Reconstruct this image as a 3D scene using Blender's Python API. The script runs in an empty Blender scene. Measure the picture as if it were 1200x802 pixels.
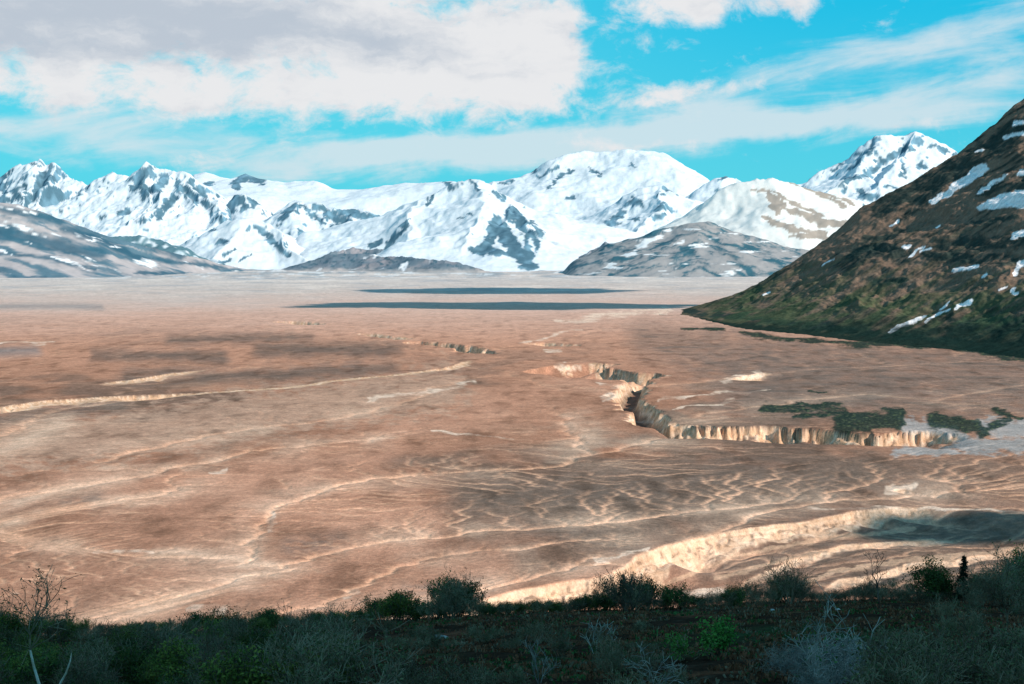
import bpy, math, random, heapq
import numpy as np
R = math.radians
rng = random.Random(7)
scene = bpy.context.scene
C = scene.collection

# ------------------------------------------------------------------ camera geometry (used to lay the place out)
F = 1648.0                       # focal length in units of a 1200-wide frame
TANP = 101.0 / F                 # tilt of the camera below the horizon
PH = math.atan(TANP)
CZ = 150.0                       # eye height above the valley floor
cph, sph = math.cos(PH), math.sin(PH)
def ray(px, py):
    x = (px - 600.0) / F; y = (401.0 - py) / F
    return (x, cph + y * sph, -sph + y * cph)
def gp(px, py, z=0.0):           # point of the valley floor
    d = ray(px, py); t = (CZ - z) / (-d[2]); return (d[0] * t, d[1] * t)
def at(px, py, Y):               # point at distance Y
    d = ray(px, py); t = Y / d[1]; return (d[0] * t, Y, CZ + d[2] * t)
def elev(X, Y, Z):               # bearing and elevation of a point, in the same units
    d = np.hypot(Y, 0) ; dz = Z - CZ
    dep = Y * cph - dz * sph; up = Y * sph + dz * cph
    return 600 + F * X / dep, 401 - F * up / dep

# ------------------------------------------------------------------ numpy noise
_r = np.random.RandomState(11)
_perm = np.tile(_r.permutation(512), 2).astype(np.int32)
_ga = _r.uniform(0, 2 * np.pi, 512); _gx = np.cos(_ga).astype(np.float32); _gy = np.sin(_ga).astype(np.float32)
def perlin(x, y, s=0):
    x = np.asarray(x, dtype=np.float64) + s * 17.31; y = np.asarray(y, dtype=np.float64) + s * 9.77
    xi = np.floor(x).astype(np.int64); yi = np.floor(y).astype(np.int64)
    xf = (x - xi).astype(np.float32); yf = (y - yi).astype(np.float32)
    xi &= 511; yi &= 511
    u = xf * xf * xf * (xf * (xf * 6 - 15) + 10); v = yf * yf * yf * (yf * (yf * 6 - 15) + 10)
    def g(i, j, fx, fy):
        h = _perm[(_perm[i & 511] + j) & 511]
        return _gx[h] * fx + _gy[h] * fy
    a = g(xi, yi, xf, yf); b = g(xi + 1, yi, xf - 1, yf)
    c = g(xi, yi + 1, xf, yf - 1); d = g(xi + 1, yi + 1, xf - 1, yf - 1)
    return (a + u * (b - a) + v * ((c + u * (d - c)) - (a + u * (b - a)))) * 1.5
def fbm(x, y, o=4, s=0, g=0.5):
    r = 0; a = 1.0; t = 0
    for k in range(o):
        r = r + a * perlin(x * 2 ** k, y * 2 ** k, s + k * 3); t += a; a *= g
    return r / t
def ridged(x, y, o=4, s=0, g=0.5):
    r = 0; a = 1.0; t = 0
    for k in range(o):
        n = 1 - np.abs(perlin(x * 2 ** k, y * 2 ** k, s + k * 3)) * 1.8
        r = r + a * n; t += a; a *= g
    return r / t
def sst(a, b, x):
    t = np.clip((x - a) / (b - a), 0, 1); return t * t * (3 - 2 * t)
def lerp(a, b, t): return a + (b - a) * t
def mixc(A, B, t):
    return A + (np.asarray(B, dtype=np.float32) - A) * t[..., None].astype(np.float32)
def seg_field(X, Y, pts, vals=None):
    """distance to a polyline, signed side (positive on its right), arc length, interpolated value"""
    best = np.full(X.shape, 1e12); sd = np.zeros(X.shape); al = np.zeros(X.shape); vv = np.zeros(X.shape)
    L = 0; N = []
    for i in range(len(pts) - 1):
        dx, dy = pts[i + 1][0] - pts[i][0], pts[i + 1][1] - pts[i][1]; l = math.hypot(dx, dy) or 1e-6
        N.append((dy / l, -dx / l))
    for i in range(len(pts) - 1):
        ax, ay = pts[i][:2]; bx, by = pts[i + 1][:2]
        dx, dy = bx - ax, by - ay; l = math.hypot(dx, dy) or 1e-6
        t = np.clip(((X - ax) * dx + (Y - ay) * dy) / (l * l), 0, 1)
        ex = X - (ax + t * dx); ey = Y - (ay + t * dy)
        d = ex * ex + ey * ey
        m = d < best
        best = np.where(m, d, best)
        nx_, ny_ = N[i]
        if len(N) > 1:
            pa = N[max(i - 1, 0)]; pb = N[min(i + 1, len(N) - 1)]
            ox = np.where(t <= 0, pa[0], np.where(t >= 1, pb[0], 0)); oy = np.where(t <= 0, pa[1], np.where(t >= 1, pb[1], 0))
            sg = np.where(ex * (nx_ + ox) + ey * (ny_ + oy) > 0, 1.0, -1.0)
        else: sg = np.where(ex * nx_ + ey * ny_ > 0, 1.0, -1.0)
        sd = np.where(m, sg, sd); al = np.where(m, L + t * l, al)
        if vals is not None: vv = np.where(m, vals[i] + (vals[i + 1] - vals[i]) * t, vv)
        L += l
    d = np.sqrt(best)
    return d, d * sd, al, vv, L
def strokes(PX, PY, lst):
    """painted mask from strokes (points, half width, feather) in bearing and elevation"""
    m = np.zeros(PX.shape)
    for pts, w, fe in lst:
        if len(pts) == 1: pts = [pts[0], (pts[0][0] + .01, pts[0][1])]
        x0 = min(p[0] for p in pts) - w - fe - 12; x1 = max(p[0] for p in pts) + w + fe + 12
        y0 = min(p[1] for p in pts) - w - fe - 12; y1 = max(p[1] for p in pts) + w + fe + 12
        k = (PX > x0) & (PX < x1) & (PY > y0) & (PY < y1)
        if not k.any(): continue
        d = seg_field(PX[k], PY[k], pts)[0]
        m[k] = np.maximum(m[k], 1 - sst(w - fe, w + fe, d))
    return m

def paint(PX, PY, lst, amt=.55, sx=16.0, sy=5.0, seed=900):
    """strokes with torn, noisy outlines"""
    q = fbm(PX / sx, PY / sy, 5, seed, .6)
    wx = PX + sx * .35 * perlin(PX / (sx * 1.6), PY / (sy * 1.6), seed + 5); wy = PY + sy * .5 * perlin(PX / (sx * 2), PY / (sy * 1.6), seed + 7)
    m = strokes(wx, wy, [(p, w, fe * 1.5 + .5 * w) for p, w, fe in lst])
    return sst(.32, .68, m + amt * q * np.where(m > 0.02, 1, 0))
# ------------------------------------------------------------------ object helpers
def tag(o, label=None, cat=None, group=None, kind=None):
    if label: o['label'] = label
    if cat: o['category'] = cat
    if group: o['group'] = group
    if kind: o['kind'] = kind
    return o
def link(name, me, mat=None, parent=None):
    o = bpy.data.objects.new(name, me); C.objects.link(o)
    if mat: me.materials.append(mat)
    if parent: o.parent = parent
    return o
def empty(name, loc, rz=0.0):
    o = bpy.data.objects.new(name, None); C.objects.link(o)
    o.location = loc; o.rotation_euler = (0, 0, rz); o.empty_display_size = .5
    return o
def grid_mesh(name, X, Y, Z, col=None, extra=None, smooth=True):
    n, m = X.shape
    me = bpy.data.meshes.new(name)
    co = np.stack([X, Y, Z], -1).reshape(-1, 3).astype(np.float32)
    me.vertices.add(n * m); me.vertices.foreach_set('co', co.ravel())
    i = np.arange(n * m).reshape(n, m)
    q = np.stack([i[:-1, :-1], i[:-1, 1:], i[1:, 1:], i[1:, :-1]], -1).reshape(-1, 4)
    k = len(q)
    me.loops.add(k * 4); me.loops.foreach_set('vertex_index', q.ravel().astype(np.int32))
    me.polygons.add(k); me.polygons.foreach_set('loop_start', (np.arange(k) * 4).astype(np.int32))
    me.polygons.foreach_set('use_smooth', np.full(k, smooth))
    me.update(calc_edges=True)
    if col is not None:
        a = me.color_attributes.new('Col', 'FLOAT_COLOR', 'POINT')
        c4 = np.ones((n * m, 4), np.float32); c4[:, :3] = np.clip(col.reshape(-1, 3), 0, 1)
        a.data.foreach_set('color', c4.ravel())
    if extra is not None:
        a = me.attributes.new('Fx', 'FLOAT', 'POINT'); a.data.foreach_set('value', extra.ravel().astype(np.float32))
    return me
def raw_mesh(name, V, Fc, smooth=False):
    me = bpy.data.meshes.new(name); me.from_pydata([tuple(v) for v in V], [], Fc); me.update()
    if smooth: me.polygons.foreach_set('use_smooth', [True] * len(me.polygons))
    return me

# ------------------------------------------------------------------ materials
def new_mat(name):
    m = bpy.data.materials.new(name); m.use_nodes = True
    nt = m.node_tree; b = nt.nodes['Principled BSDF']
    b.inputs['Roughness'].default_value = 1.0
    b.inputs['Specular IOR Level'].default_value = 0.0
    return m, nt, b
def nz(nt, scale, detail=6, rough=0.6, vec=None, dist=0.0):
    n = nt.nodes.new('ShaderNodeTexNoise'); n.inputs['Scale'].default_value = scale
    n.inputs['Detail'].default_value = detail; n.inputs['Roughness'].default_value = rough
    n.inputs['Distortion'].default_value = dist
    if vec: nt.links.new(vec, n.inputs['Vector'])
    return n
def mathn(nt, op, a, b=None, c=None):
    n = nt.nodes.new('ShaderNodeMath'); n.operation = op
    for i, v in enumerate((a, b, c)):
        if v is None: continue
        if isinstance(v, (int, float)): n.inputs[i].default_value = v
        else: nt.links.new(v, n.inputs[i])
    return n.outputs[0]
def mapr(nt, v, a, b, c, d, smooth=True):
    n = nt.nodes.new('ShaderNodeMapRange'); n.interpolation_type = 'SMOOTHSTEP' if smooth else 'LINEAR'
    for i, k in enumerate((a, b, c, d)): n.inputs[1 + i].default_value = k
    nt.links.new(v, n.inputs[0]); return n.outputs[0]
def mixrgb(nt, f, a, b, mode='MIX'):
    n = nt.nodes.new('ShaderNodeMix'); n.data_type = 'RGBA'; n.blend_type = mode
    for s, v in ((n.inputs[0], f), (n.inputs[6], a), (n.inputs[7], b)):
        if isinstance(v, (int, float)): s.default_value = v
        elif isinstance(v, tuple): s.default_value = (*v, 1.0) if len(v) == 3 else v
        else: nt.links.new(v, s)
    return n.outputs[2]
def terrain_mat(name, scales, amp=0.35, bump=0.0, bscale=0.1, bdist=1.0):
    """vertex colour broken up by several octaves of solid noise, with matching relief"""
    m, nt, b = new_mat(name)
    at_ = nt.nodes.new('ShaderNodeAttribute'); at_.attribute_name = 'Col'
    geo = nt.nodes.new('ShaderNodeNewGeometry'); pos = geo.outputs['Position']
    col = at_.outputs['Color']
    for sc, a in scales:
        n = nz(nt, sc, 5, .65, pos)
        f = mapr(nt, n.outputs['Fac'], .3, .7, 1 - a, 1 + a, False)
        v = nt.nodes.new('ShaderNodeCombineColor')
        for i in range(3): nt.links.new(f, v.inputs[i])
        col = mixrgb(nt, 1.0, col, v.outputs[0], 'MULTIPLY')
    nt.links.new(col, b.inputs['Base Color'])
    if bump:
        n = nz(nt, bscale, 8, .65, pos)
        bp = nt.nodes.new('ShaderNodeBump'); bp.inputs['Strength'].default_value = bump
        bp.inputs['Distance'].default_value = bdist
        nt.links.new(n.outputs['Fac'], bp.inputs['Height']); nt.links.new(bp.outputs[0], b.inputs['Normal'])
    return m

# ================================================================== VALLEY FLOOR
def G(pts, z=0.0): return [gp(x, y, z) for x, y in pts]
# stream courses on the floor (photo bearings laid onto the ground plane)
STREAMS = [G(p) for p in (
    [(-80, 612), (0, 603), (32, 585), (75, 573), (130, 563), (180, 553), (215, 545), (262, 537), (300, 528), (365, 520), (450, 512)],
    [(0, 605), (45, 622), (90, 640), (150, 648), (215, 650), (270, 656), (330, 666)],
    [(285, 664), (292, 645), (303, 625), (320, 605), (345, 590), (372, 578), (410, 567), (470, 559), (545, 553), (620, 551), (672, 541), (690, 532), (678, 515), (668, 500), (664, 485)],
    [(690, 533), (730, 524), (772, 518)],
    [(330, 668), (365, 658), (400, 643), (455, 634), (540, 626), (640, 617), (730, 610), (800, 603), (900, 590), (1000, 585)],
    [(420, 692), (440, 678), (466, 664), (500, 655), (560, 646), (640, 640), (720, 632)],
    [(60, 742), (110, 730), (160, 718), (215, 706), (270, 690), (290, 676), (350, 668)],
    [(420, 697), (370, 710), (300, 716), (250, 722), (180, 735), (100, 750)],
    [(470, 720), (560, 690), (640, 672), (700, 655)],
    [(262, 447), (300, 435), (340, 428), (420, 420), (500, 425)],
    [(840, 628), (900, 600), (960, 588), (1050, 583), (1150, 572)],
    [(450, 402), (520, 415), (560, 425), (620, 440), (700, 460)],
    [(100, 470), (60, 500), (20, 520), (-60, 540)],
    [(220, 545), (205, 560), (192, 578), (150, 585), (60, 600)],
    [(560, 440), (480, 470), (400, 490), (300, 500), (200, 520), (130, 545)],
    [(800, 370), (740, 378), (700, 388), (640, 400), (600, 408), (560, 412)],
    [(1200, 450), (1100, 470), (1010, 462), (940, 470), (880, 478), (820, 492)],
    [(1180, 420), (1060, 428), (960, 432), (880, 440), (800, 452)])]
# rims of the gorges: far wall stands up towards the viewer
CLIFF = G([(430, 745), (520, 716), (560, 704), (600, 692), (650, 684), (700, 675), (732, 664), (745, 652), (775, 638), (850, 622), (910, 615), (955, 609), (995, 598), (1050, 594), (1090, 593), (1120, 592)])
CLIFF_D = [5, 7, 9, 10, 10.5, 11, 13.5, 15, 14, 10, 7.5, 7.5, 9.5, 6.5, 0, 0]
GORGE = G([(655, 428), (672, 425), (695, 425), (716, 428), (730, 434), (745, 438), (768, 438), (795, 441)])
GORGE_D = [0, 7, 13, 15, 18, 20, 20, 0]
GORGEB = G([(718, 439), (740, 437), (765, 438), (795, 441)])
GORGEB_D = [0, 20, 22, 0]
GORGE2 = G([(762, 499), (800, 498), (850, 499), (900, 499), (940, 501), (985, 506), (1010, 508), (1060, 504), (1085, 504), (1115, 507), (1150, 510)])
GORGE2_D = [0, 9, 12, 15, 17, 19, 19, 20, 15, 5, 0]
SLOT = G([(752, 441), (742, 452), (735, 466), (748, 480), (763, 494), (785, 502), (815, 506)])
LEFTSC = G([(-120, 480), (0, 476), (60, 468), (150, 462), (290, 457), (360, 451), (430, 442), (500, 434), (535, 427), (552, 421)])
LEFTSC_D = [4, 6, 6, 5, 5, 5, 6, 6, 5, 0]
SMALLSC = G([(100, 452), (150, 444), (200, 437), (262, 431)])
MIDG = G([(488, 401), (520, 404), (545, 407), (566, 413)])
MIDG2 = G([(340, 377), (352, 378), (362, 380)])
MIDG3 = G([(638, 402), (647, 403), (656, 404)])
MIDG4 = G([(430, 392), (452, 395), (470, 397)])
SM1 = G([(505, 404), (520, 404)])
SCAR1 = G([(848, 446), (868, 441), (893, 435)])
RB = G([(835, 690), (900, 661), (990, 641), (1090, 634), (1130, 630)], -8)
RB2 = G([(940, 690), (985, 670), (1010, 668), (1060, 657), (1110, 655), (1150, 648), (1230, 640)], -6)
RBR = G([(1040, 578), (1052, 573), (1072, 571)])

def floor_z(X, Y, want=False):
    n1 = fbm(X / 420, Y / 420, 4, 1); n2 = fbm(X / 70, Y / 70, 4, 5); n3 = fbm(X / 12, Y / 12, 3, 9)
    z = 2.2 * n1 + .7 * n2 + .18 * n3
    z = z * sst(380, 700, Y) * (1 + np.clip((Y - 3000) / 4000, 0, 1.2)) + .011 * np.clip(Y - 5000, 0, 4500) + 16 * sst(8200, 9600, Y) * np.clip(ridged(X / 700, Y / 900, 4, 33) - .45, 0, 1)
    steep = np.zeros(X.shape)
    def far_wall(z, pts, D, wf, W, rec, amp, fl, chord=True):
        d, s, al, dv, L = seg_field(X, Y, pts, D)
        k = d < (wf + W + rec + 30)
        end = sst(0, 10, al) * sst(0, 10, L - al)
        sc = s
        if chord:
            ux, uy = pts[-1][0] - pts[0][0], pts[-1][1] - pts[0][1]; lc = math.hypot(ux, uy); ux /= lc; uy /= lc
            tp = [((p[0] - pts[0][0]) * ux + (p[1] - pts[0][1]) * uy) for p in pts]
            tp = list(np.maximum.accumulate(tp))
            tt = (X - pts[0][0]) * ux + (Y - pts[0][1]) * uy
            dv = np.interp(tt, tp, D); end = sst(0, 25, tt) * sst(0, 25, lc - tt)
            sc = (X - pts[0][0]) * uy - (Y - pts[0][1]) * ux
        rid = 1 - np.abs(perlin(X / fl, Y / fl * .6, 21)) * 2
        rid2 = perlin(X / (fl * .35), Y / (fl * .3), 23)
        s2 = s + (amp * (rid - .4) + amp * .35 * rid2) * sst(-.1 * wf, wf * .6, s) + amp * 1.7 * perlin(X / (fl * 4), Y / (fl * 4), 25)
        # steps in the wall: an upper cap, a ledge and a talus foot
        p = .52 * sst(0, wf * .35, s2) + .26 * sst(wf * .3, wf * .75, s2 + .8 * rid2) + .22 * sst(wf * .6, wf * 1.7, s2)
        back = 1 - sst(W, W + rec, sc + .35 * min(W, 80) * fbm(X / 55, Y / 55, 3, 27) * (W > 20))
        dep = dv * (1 + (1.0 if W < 85 and fl > 8 else .5) * perlin(X / (fl * 3), Y / (fl * 3), 29) * (1 - sst(wf, wf * 4, s))) * p * back * end
        return np.where(k, z - dep, z), np.where(k, p * (1 - p) * 4 * end * np.clip(dv / 8, 0, 1), 0)
    z, a = far_wall(z, CLIFF, [d * .88 for d in CLIFF_D], 10, 90, 300, 1.8, 6); steep = np.maximum(steep, a)
    z, a = far_wall(z, GORGE, [d * .9 for d in GORGE_D], 16, 80, 45, 11, 12); steep = np.maximum(steep, a)
    z, a = far_wall(z, GORGE2, [d * .85 for d in GORGE2_D], 13, 62, 26, 9, 9); steep = np.maximum(steep, a)
    z, a = far_wall(z, LEFTSC, LEFTSC_D, 14, 60, 60, 5, 22); steep = np.maximum(steep, a)
    z, a = far_wall(z, SMALLSC, [0, 4, 3, 0], 14, 30, 60, 5, 22); steep = np.maximum(steep, a)
    z, a = far_wall(z, RB, [0, 1.8, 2, 1.8, 0], 6, 6, 14, 2, 6, False); steep = np.maximum(steep, a * 1.5)
    z, a = far_wall(z, RB2, [0, 2, 2.4, 2, 2, 2, 0], 6, 6, 12, 2, 6, False); steep = np.maximum(steep, a * 1.5)
    z, a = far_wall(z, RBR, [0, 5, 0], 8, 25, 20, 2, 9); steep = np.maximum(steep, a * 1.6)
    z, a = far_wall(z, SCAR1, [0, 7, 0], 14, 30, 40, 4, 12); steep = np.maximum(steep, a * 1.5)
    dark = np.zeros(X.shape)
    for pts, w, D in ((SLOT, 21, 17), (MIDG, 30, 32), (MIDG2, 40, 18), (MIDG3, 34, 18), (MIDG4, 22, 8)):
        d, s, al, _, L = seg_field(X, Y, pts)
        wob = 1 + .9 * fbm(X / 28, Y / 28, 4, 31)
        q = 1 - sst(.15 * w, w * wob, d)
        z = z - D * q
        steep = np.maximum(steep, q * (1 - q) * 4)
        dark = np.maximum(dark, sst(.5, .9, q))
    if want: return z, steep, dark
    return z

# ---- drainage: water is run over the floor and the rills it gathers in are cut and bleached
def drainage():
    st = .00145
    u = np.arange(-.50, .50, st); v = np.arange(math.log(470), math.log(5200), st)
    U, V = np.meshgrid(u, v); Y = np.exp(V); X = U * Y
    z = floor_z(X, Y) * .13
    z = z + (X * .018 + Y * .009)
    D = np.full(X.shape, 1e9)
    Uw = U + .016 * fbm(U * 22, V * 22, 5, 45, .6); Vw = V + .016 * fbm(U * 22, V * 22, 5, 47, .6)
    Yw = np.exp(Vw); Xw = Uw * Yw
    for s in STREAMS:
        x0 = min(p[0] for p in s) - 400; x1 = max(p[0] for p in s) + 400
        y0 = min(p[1] for p in s) * .7; y1 = max(p[1] for p in s) * 1.4
        k = (X > x0) & (X < x1) & (Y > y0) & (Y < y1)
        D[k] = np.minimum(D[k], seg_field(Xw[k], Yw[k], s)[0])
    rr = .085 * Y
    z = z + .11 * rr * (1 - np.exp(-D / rr)) + .00075 * Y * fbm(U * 34, V * 34, 4, 41) + .00016 * Y * fbm(U * 240, V * 200, 2, 43)
    n, m = z.shape; zf = (z / 1.0).ravel().tolist(); N = n * m
    done = bytearray(N); parent = [-1] * N; order = []
    hp = []
    for i in range(n):
        for j in ((0, m - 1) if 0 < i < n - 1 else range(m)):
            k = i * m + j
            if not done[k]: done[k] = 1; hp.append((zf[k], k))
    heapq.heapify(hp); push = heapq.heappush; pop = heapq.heappop; ap = order.append
    offs = (1, -1, m, -m, m + 1, m - 1, -m + 1, -m - 1)
    while hp:
        h, k = pop(hp); ap(k); j = k % m
        if j == 0 or j == m - 1 or k < m or k >= N - m:
            cand = [k + o for o in offs if 0 <= k + o < N and abs((k + o) % m - j) <= 1]
        else: cand = [k + o for o in offs]
        for q in cand:
            if not done[q]:
                done[q] = 1; parent[q] = k
                zz = zf[q]; push(hp, (zz if zz > h else h + 1e-5, q))
    acc = [1.0] * N
    for k in reversed(order):
        p = parent[k]
        if p >= 0: acc[p] += acc[k]
    A = np.array(acc).reshape(n, m)
    L = np.log(A)
    def blur(a, r):
        for _ in range(r):
            a = (np.roll(a, 1, 0) + 2 * a + np.roll(a, -1, 0)) / 4
            a = (np.roll(a, 1, 1) + 2 * a + np.roll(a, -1, 1)) / 4
        return a
    big = np.clip(blur(np.clip((L - 7.0) / 2.5, 0, 1), 9) * 3.2, 0, 1)
    mid = np.clip(blur(np.clip((L - 4.4) / 2.6, 0, 1), 2) * 2.1, 0, 1)
    small = np.clip(blur(np.clip((L - 2.2) / 2.2, 0, 1), 1) * 1.35, 0, 1)
    return u, v, (small, mid, big, np.clip(blur(np.exp(-D / (.024 * Y)), 2), 0, 1))
DU, DV, DR = drainage()
def drain_at(X, Y):
    fu = (X / Y - DU[0]) / (DU[1] - DU[0]); fv = (np.log(Y) - DV[0]) / (DV[1] - DV[0])
    ok = (fu >= 1) & (fu < len(DU) - 2) & (fv >= 1) & (fv < len(DV) - 2)
    fu = np.clip(fu, 1, len(DU) - 3); fv = np.clip(fv, 1, len(DV) - 3)
    i = fv.astype(int); j = fu.astype(int); a = fv - i; b = fu - j
    o = []
    for g in DR:
        val = (g[i, j] * (1 - a) * (1 - b) + g[i + 1, j] * a * (1 - b) + g[i, j + 1] * (1 - a) * b + g[i + 1, j + 1] * a * b)
        o.append(val * ok)
    return o

def build_floor():
    py = []
    y = 305.0
    while y < 800:
        py.append(y)
        y += .8 if y < 330 else .5 if y < 395 else .36 if y < 545 else .5 if y < 572 else .33 if y < 725 else 1.2 if y < 760 else 6
    Yr = np.array([gp(600, v)[1] for v in py])[::-1]
    Yr = np.concatenate([Yr, [36000, 46000, 60000]])
    px = np.concatenate([np.arange(-3600, -160, 60), np.arange(-160, 1360, 1.05), np.arange(1362, 4900, 60)])
    U = (px - 600) / F / cph
    X = U[None, :] * Yr[:, None]; Y = np.repeat(Yr[:, None], len(px), 1)
    z, steep, dark = floor_z(X, Y, True)
    small, mid, big, near = drain_at(X, Y)
    vis = (1 - .8 * sst(2200, 4200, Y))
    z = z - (.9 * mid + 1.0 * big + .42 * small) * (Y / 1000) ** .8 * vis * lerp(.45, 1, sst(1500, 1000, Y))
    
    PX, PY = elev(X, Y, z)
    wx = PX + 9 * fbm(X / 160, Y / 160, 4, 51); wy = PY + (3.5 + (PY - 300) * .02) * fbm(X / 160, Y / 160, 4, 55)
    # --- colours
    plateau = strokes(PX + 14 * fbm(X / 200, Y / 400, 3, 111), PY + 4 * fbm(X / 90, Y / 300, 3, 113), [([(150, 445), (330, 440), (460, 430)], 6, 7), ([(110, 416), (260, 418)], 6, 6), ([(300, 410), (470, 409)], 7, 7), ([(200, 398), (360, 396)], 4, 6), ([(-60, 497), (140, 478)], 5, 6)])
    base = np.zeros(X.shape + (3,), np.float32)
    brown = np.array([.370, .182, .116]); grey = np.array([.165, .104, .078]); pink = np.array([.60, .302, .198])
    peach = np.array([.84, .47, .30]); pale = np.array([.60, .50, .43]); beige = np.array([.56, .47, .42])
    base[:] = brown
    n1 = fbm(X / 330, Y / 600, 5, 61); n2 = fbm(X / 60, Y / 120, 4, 65); n3 = fbm(X / 1500, Y / 3500, 4, 69)
    reg0 = strokes(PX, PY, [([(380, 560), (560, 575), (760, 580), (1000, 560)], 34, 26), ([(560, 640), (760, 615)], 30, 26), ([(900, 430), (1180, 440)], 40, 40)])
    base = mixc(base, grey, sst(-.12, .25, n1 + .55 * n2 + .4 * (reg0 - .3)) * .95)
    base = mixc(base, pink, sst(.0, .5, -n1 + .3 * n2) * .6)
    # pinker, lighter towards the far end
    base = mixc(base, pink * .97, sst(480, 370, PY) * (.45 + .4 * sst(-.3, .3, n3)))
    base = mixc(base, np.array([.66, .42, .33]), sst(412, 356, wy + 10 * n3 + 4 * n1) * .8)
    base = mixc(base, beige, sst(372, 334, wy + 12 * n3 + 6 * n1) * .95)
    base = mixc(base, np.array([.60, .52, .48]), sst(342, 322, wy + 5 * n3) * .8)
    # left: smoother paler ash fan
    fan = paint(wx, wy, [([(-100, 530), (120, 515), (330, 480), (520, 455)], 26, 24)])
    base = mixc(base, np.array([.47, .29, .205]), fan * .75)
    greyer = strokes(wx, wy, [(p, w * .8, f_ * 1.7) for p, w, f_ in [([(150, 442), (300, 440), (420, 430)], 9, 8), ([(130, 416), (260, 418)], 7, 6), ([(310, 410), (450, 410)], 9, 8), ([(200, 400), (340, 395)], 6, 6),
                              ([(-60, 495), (150, 476)], 7, 7), ([(980, 612), (1250, 612)], 16, 10), ([(900, 608), (1000, 606)], 8, 8),
                              ([(900, 410), (1150, 425)], 12, 12), ([(830, 385), (1000, 415)], 6, 6), ([(760, 575), (1150, 560)], 14, 14), ([(480, 690), (560, 680)], 6, 6),
                              ([(620, 610), (740, 640)], 14, 14), ([(340, 640), (400, 632)], 9, 8), ([(80, 590), (115, 585)], 8, 6), ([(830, 665), (960, 648), (1200, 625)], 13, 9), ([(900, 690), (1200, 665)], 12, 9), ([(830, 420), (1200, 470)], 34, 30), ([(560, 590), (900, 560)], 18, 18)]]) * sst(-.5, .25, fbm(PX / 22, PY / 6, 4, 95))
    base = mixc(base, np.array([.175, .135, .115]), greyer * .75)
    soft = strokes(PX + 14 * n1, PY + 5 * n2, [([(560, 600), (760, 590), (1000, 570), (1250, 560)], 36, 30), ([(620, 655), (740, 625)], 22, 18), ([(830, 640), (1250, 650)], 40, 14)])
    base = mixc(base, np.array([.170, .122, .094]), soft * .62)
    east = strokes(PX + 10 * n1, PY + 4 * n2, [([(760, 400), (900, 425), (1250, 440)], 22, 18), ([(860, 465), (1250, 465)], 24, 18)])
    base = mixc(base, np.array([.215, .148, .118]), east * .6)
    base = mixc(base, np.array([.11, .10, .09]), east * sst(.1, .4, fbm(PX / 60, PY / 4, 4, 105)) * .5)
    base = mixc(base, np.array([.150, .105, .085]), plateau * .75)
    # bleached rills
    wet = np.clip(.8 * small * (.2 + .8 * sst(-.2, .2, fbm(X / 90, Y / 260, 4, 77))) + .85 * mid + .5 * big, 0, 1) * vis
    reg = paint(PX, PY, [([(380, 560), (560, 575), (760, 560), (900, 560)], 34, 26), ([(450, 640), (620, 610), (760, 610)], 34, 26), ([(20, 690), (200, 690), (380, 700)], 24, 20), ([(120, 600), (330, 600)], 14, 20), ([(900, 470), (1150, 450)], 10, 14)], .6, 90, 26)
    quiet = lerp(.30, 1, sst(450, 570, PY)) * lerp(.7, 1, reg)
    wet = wet * lerp(.45, 1.0, sst(-.3, .25, fbm(X / 45, Y / 90, 4, 78)))
    wet = wet * np.where(PY > 300, quiet, 1) + .35 * big * sst(400, 470, PY) * vis * (1 - quiet)
    lowamt = lerp(.8, 1.0, sst(520, 600, PY))
    base = base * (1 - .34 * sst(.0, .5, fbm(X / 25, Y / 60, 4, 83)) * vis)[..., None].astype(np.float32)
    base = mixc(base, peach, wet * .9 * lowamt)
    base = mixc(base, np.array([.74, .50, .36]), near * sst(-.35, .3, n2 + .3 * n1) * .75 * vis * sst(430, 520, PY))
    # bare tuff on the steep walls, with iron-stained and pale layers
    tuff = np.array([.58, .35, .22]) ; tuffp = np.array([.70, .48, .34]); rust = np.array([.42, .23, .13])
    tn = perlin(X / 6, Y / 6, 71)
    tc = mixc(mixc(np.broadcast_to(tuff, base.shape).astype(np.float32), tuffp, sst(-.3, .4, tn)), rust, sst(.25, .7, perlin(X / 9, Y / 14, 73)) * .6)
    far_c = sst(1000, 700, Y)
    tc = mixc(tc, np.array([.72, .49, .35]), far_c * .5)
    strata = sst(.0, .5, perlin(z / 1.1 + X / 90, Y / 60, 91)) * sst(.2, .6, steep)
    tc = mixc(tc, rust, strata * .45)
    pit_shade = sst(.28, .5, perlin(X / 3.4, z / 3.0 + Y / 8, 93)) * sst(.5, .8, steep)
    tc = mixc(tc, np.array([.16, .10, .07]), pit_shade * .6)  # shade of wall crevices painted on as dark flecks
    base = mixc(base, tc, sst(.05, .35, steep))
    cb = paint(PX, PY, [([(520, 722), (600, 700), (700, 680), (740, 660), (790, 640), (860, 626), (960, 612), (1045, 598)], 1.2, 2.2)])
    base = mixc(base, tuffp, cb * .35)
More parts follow.
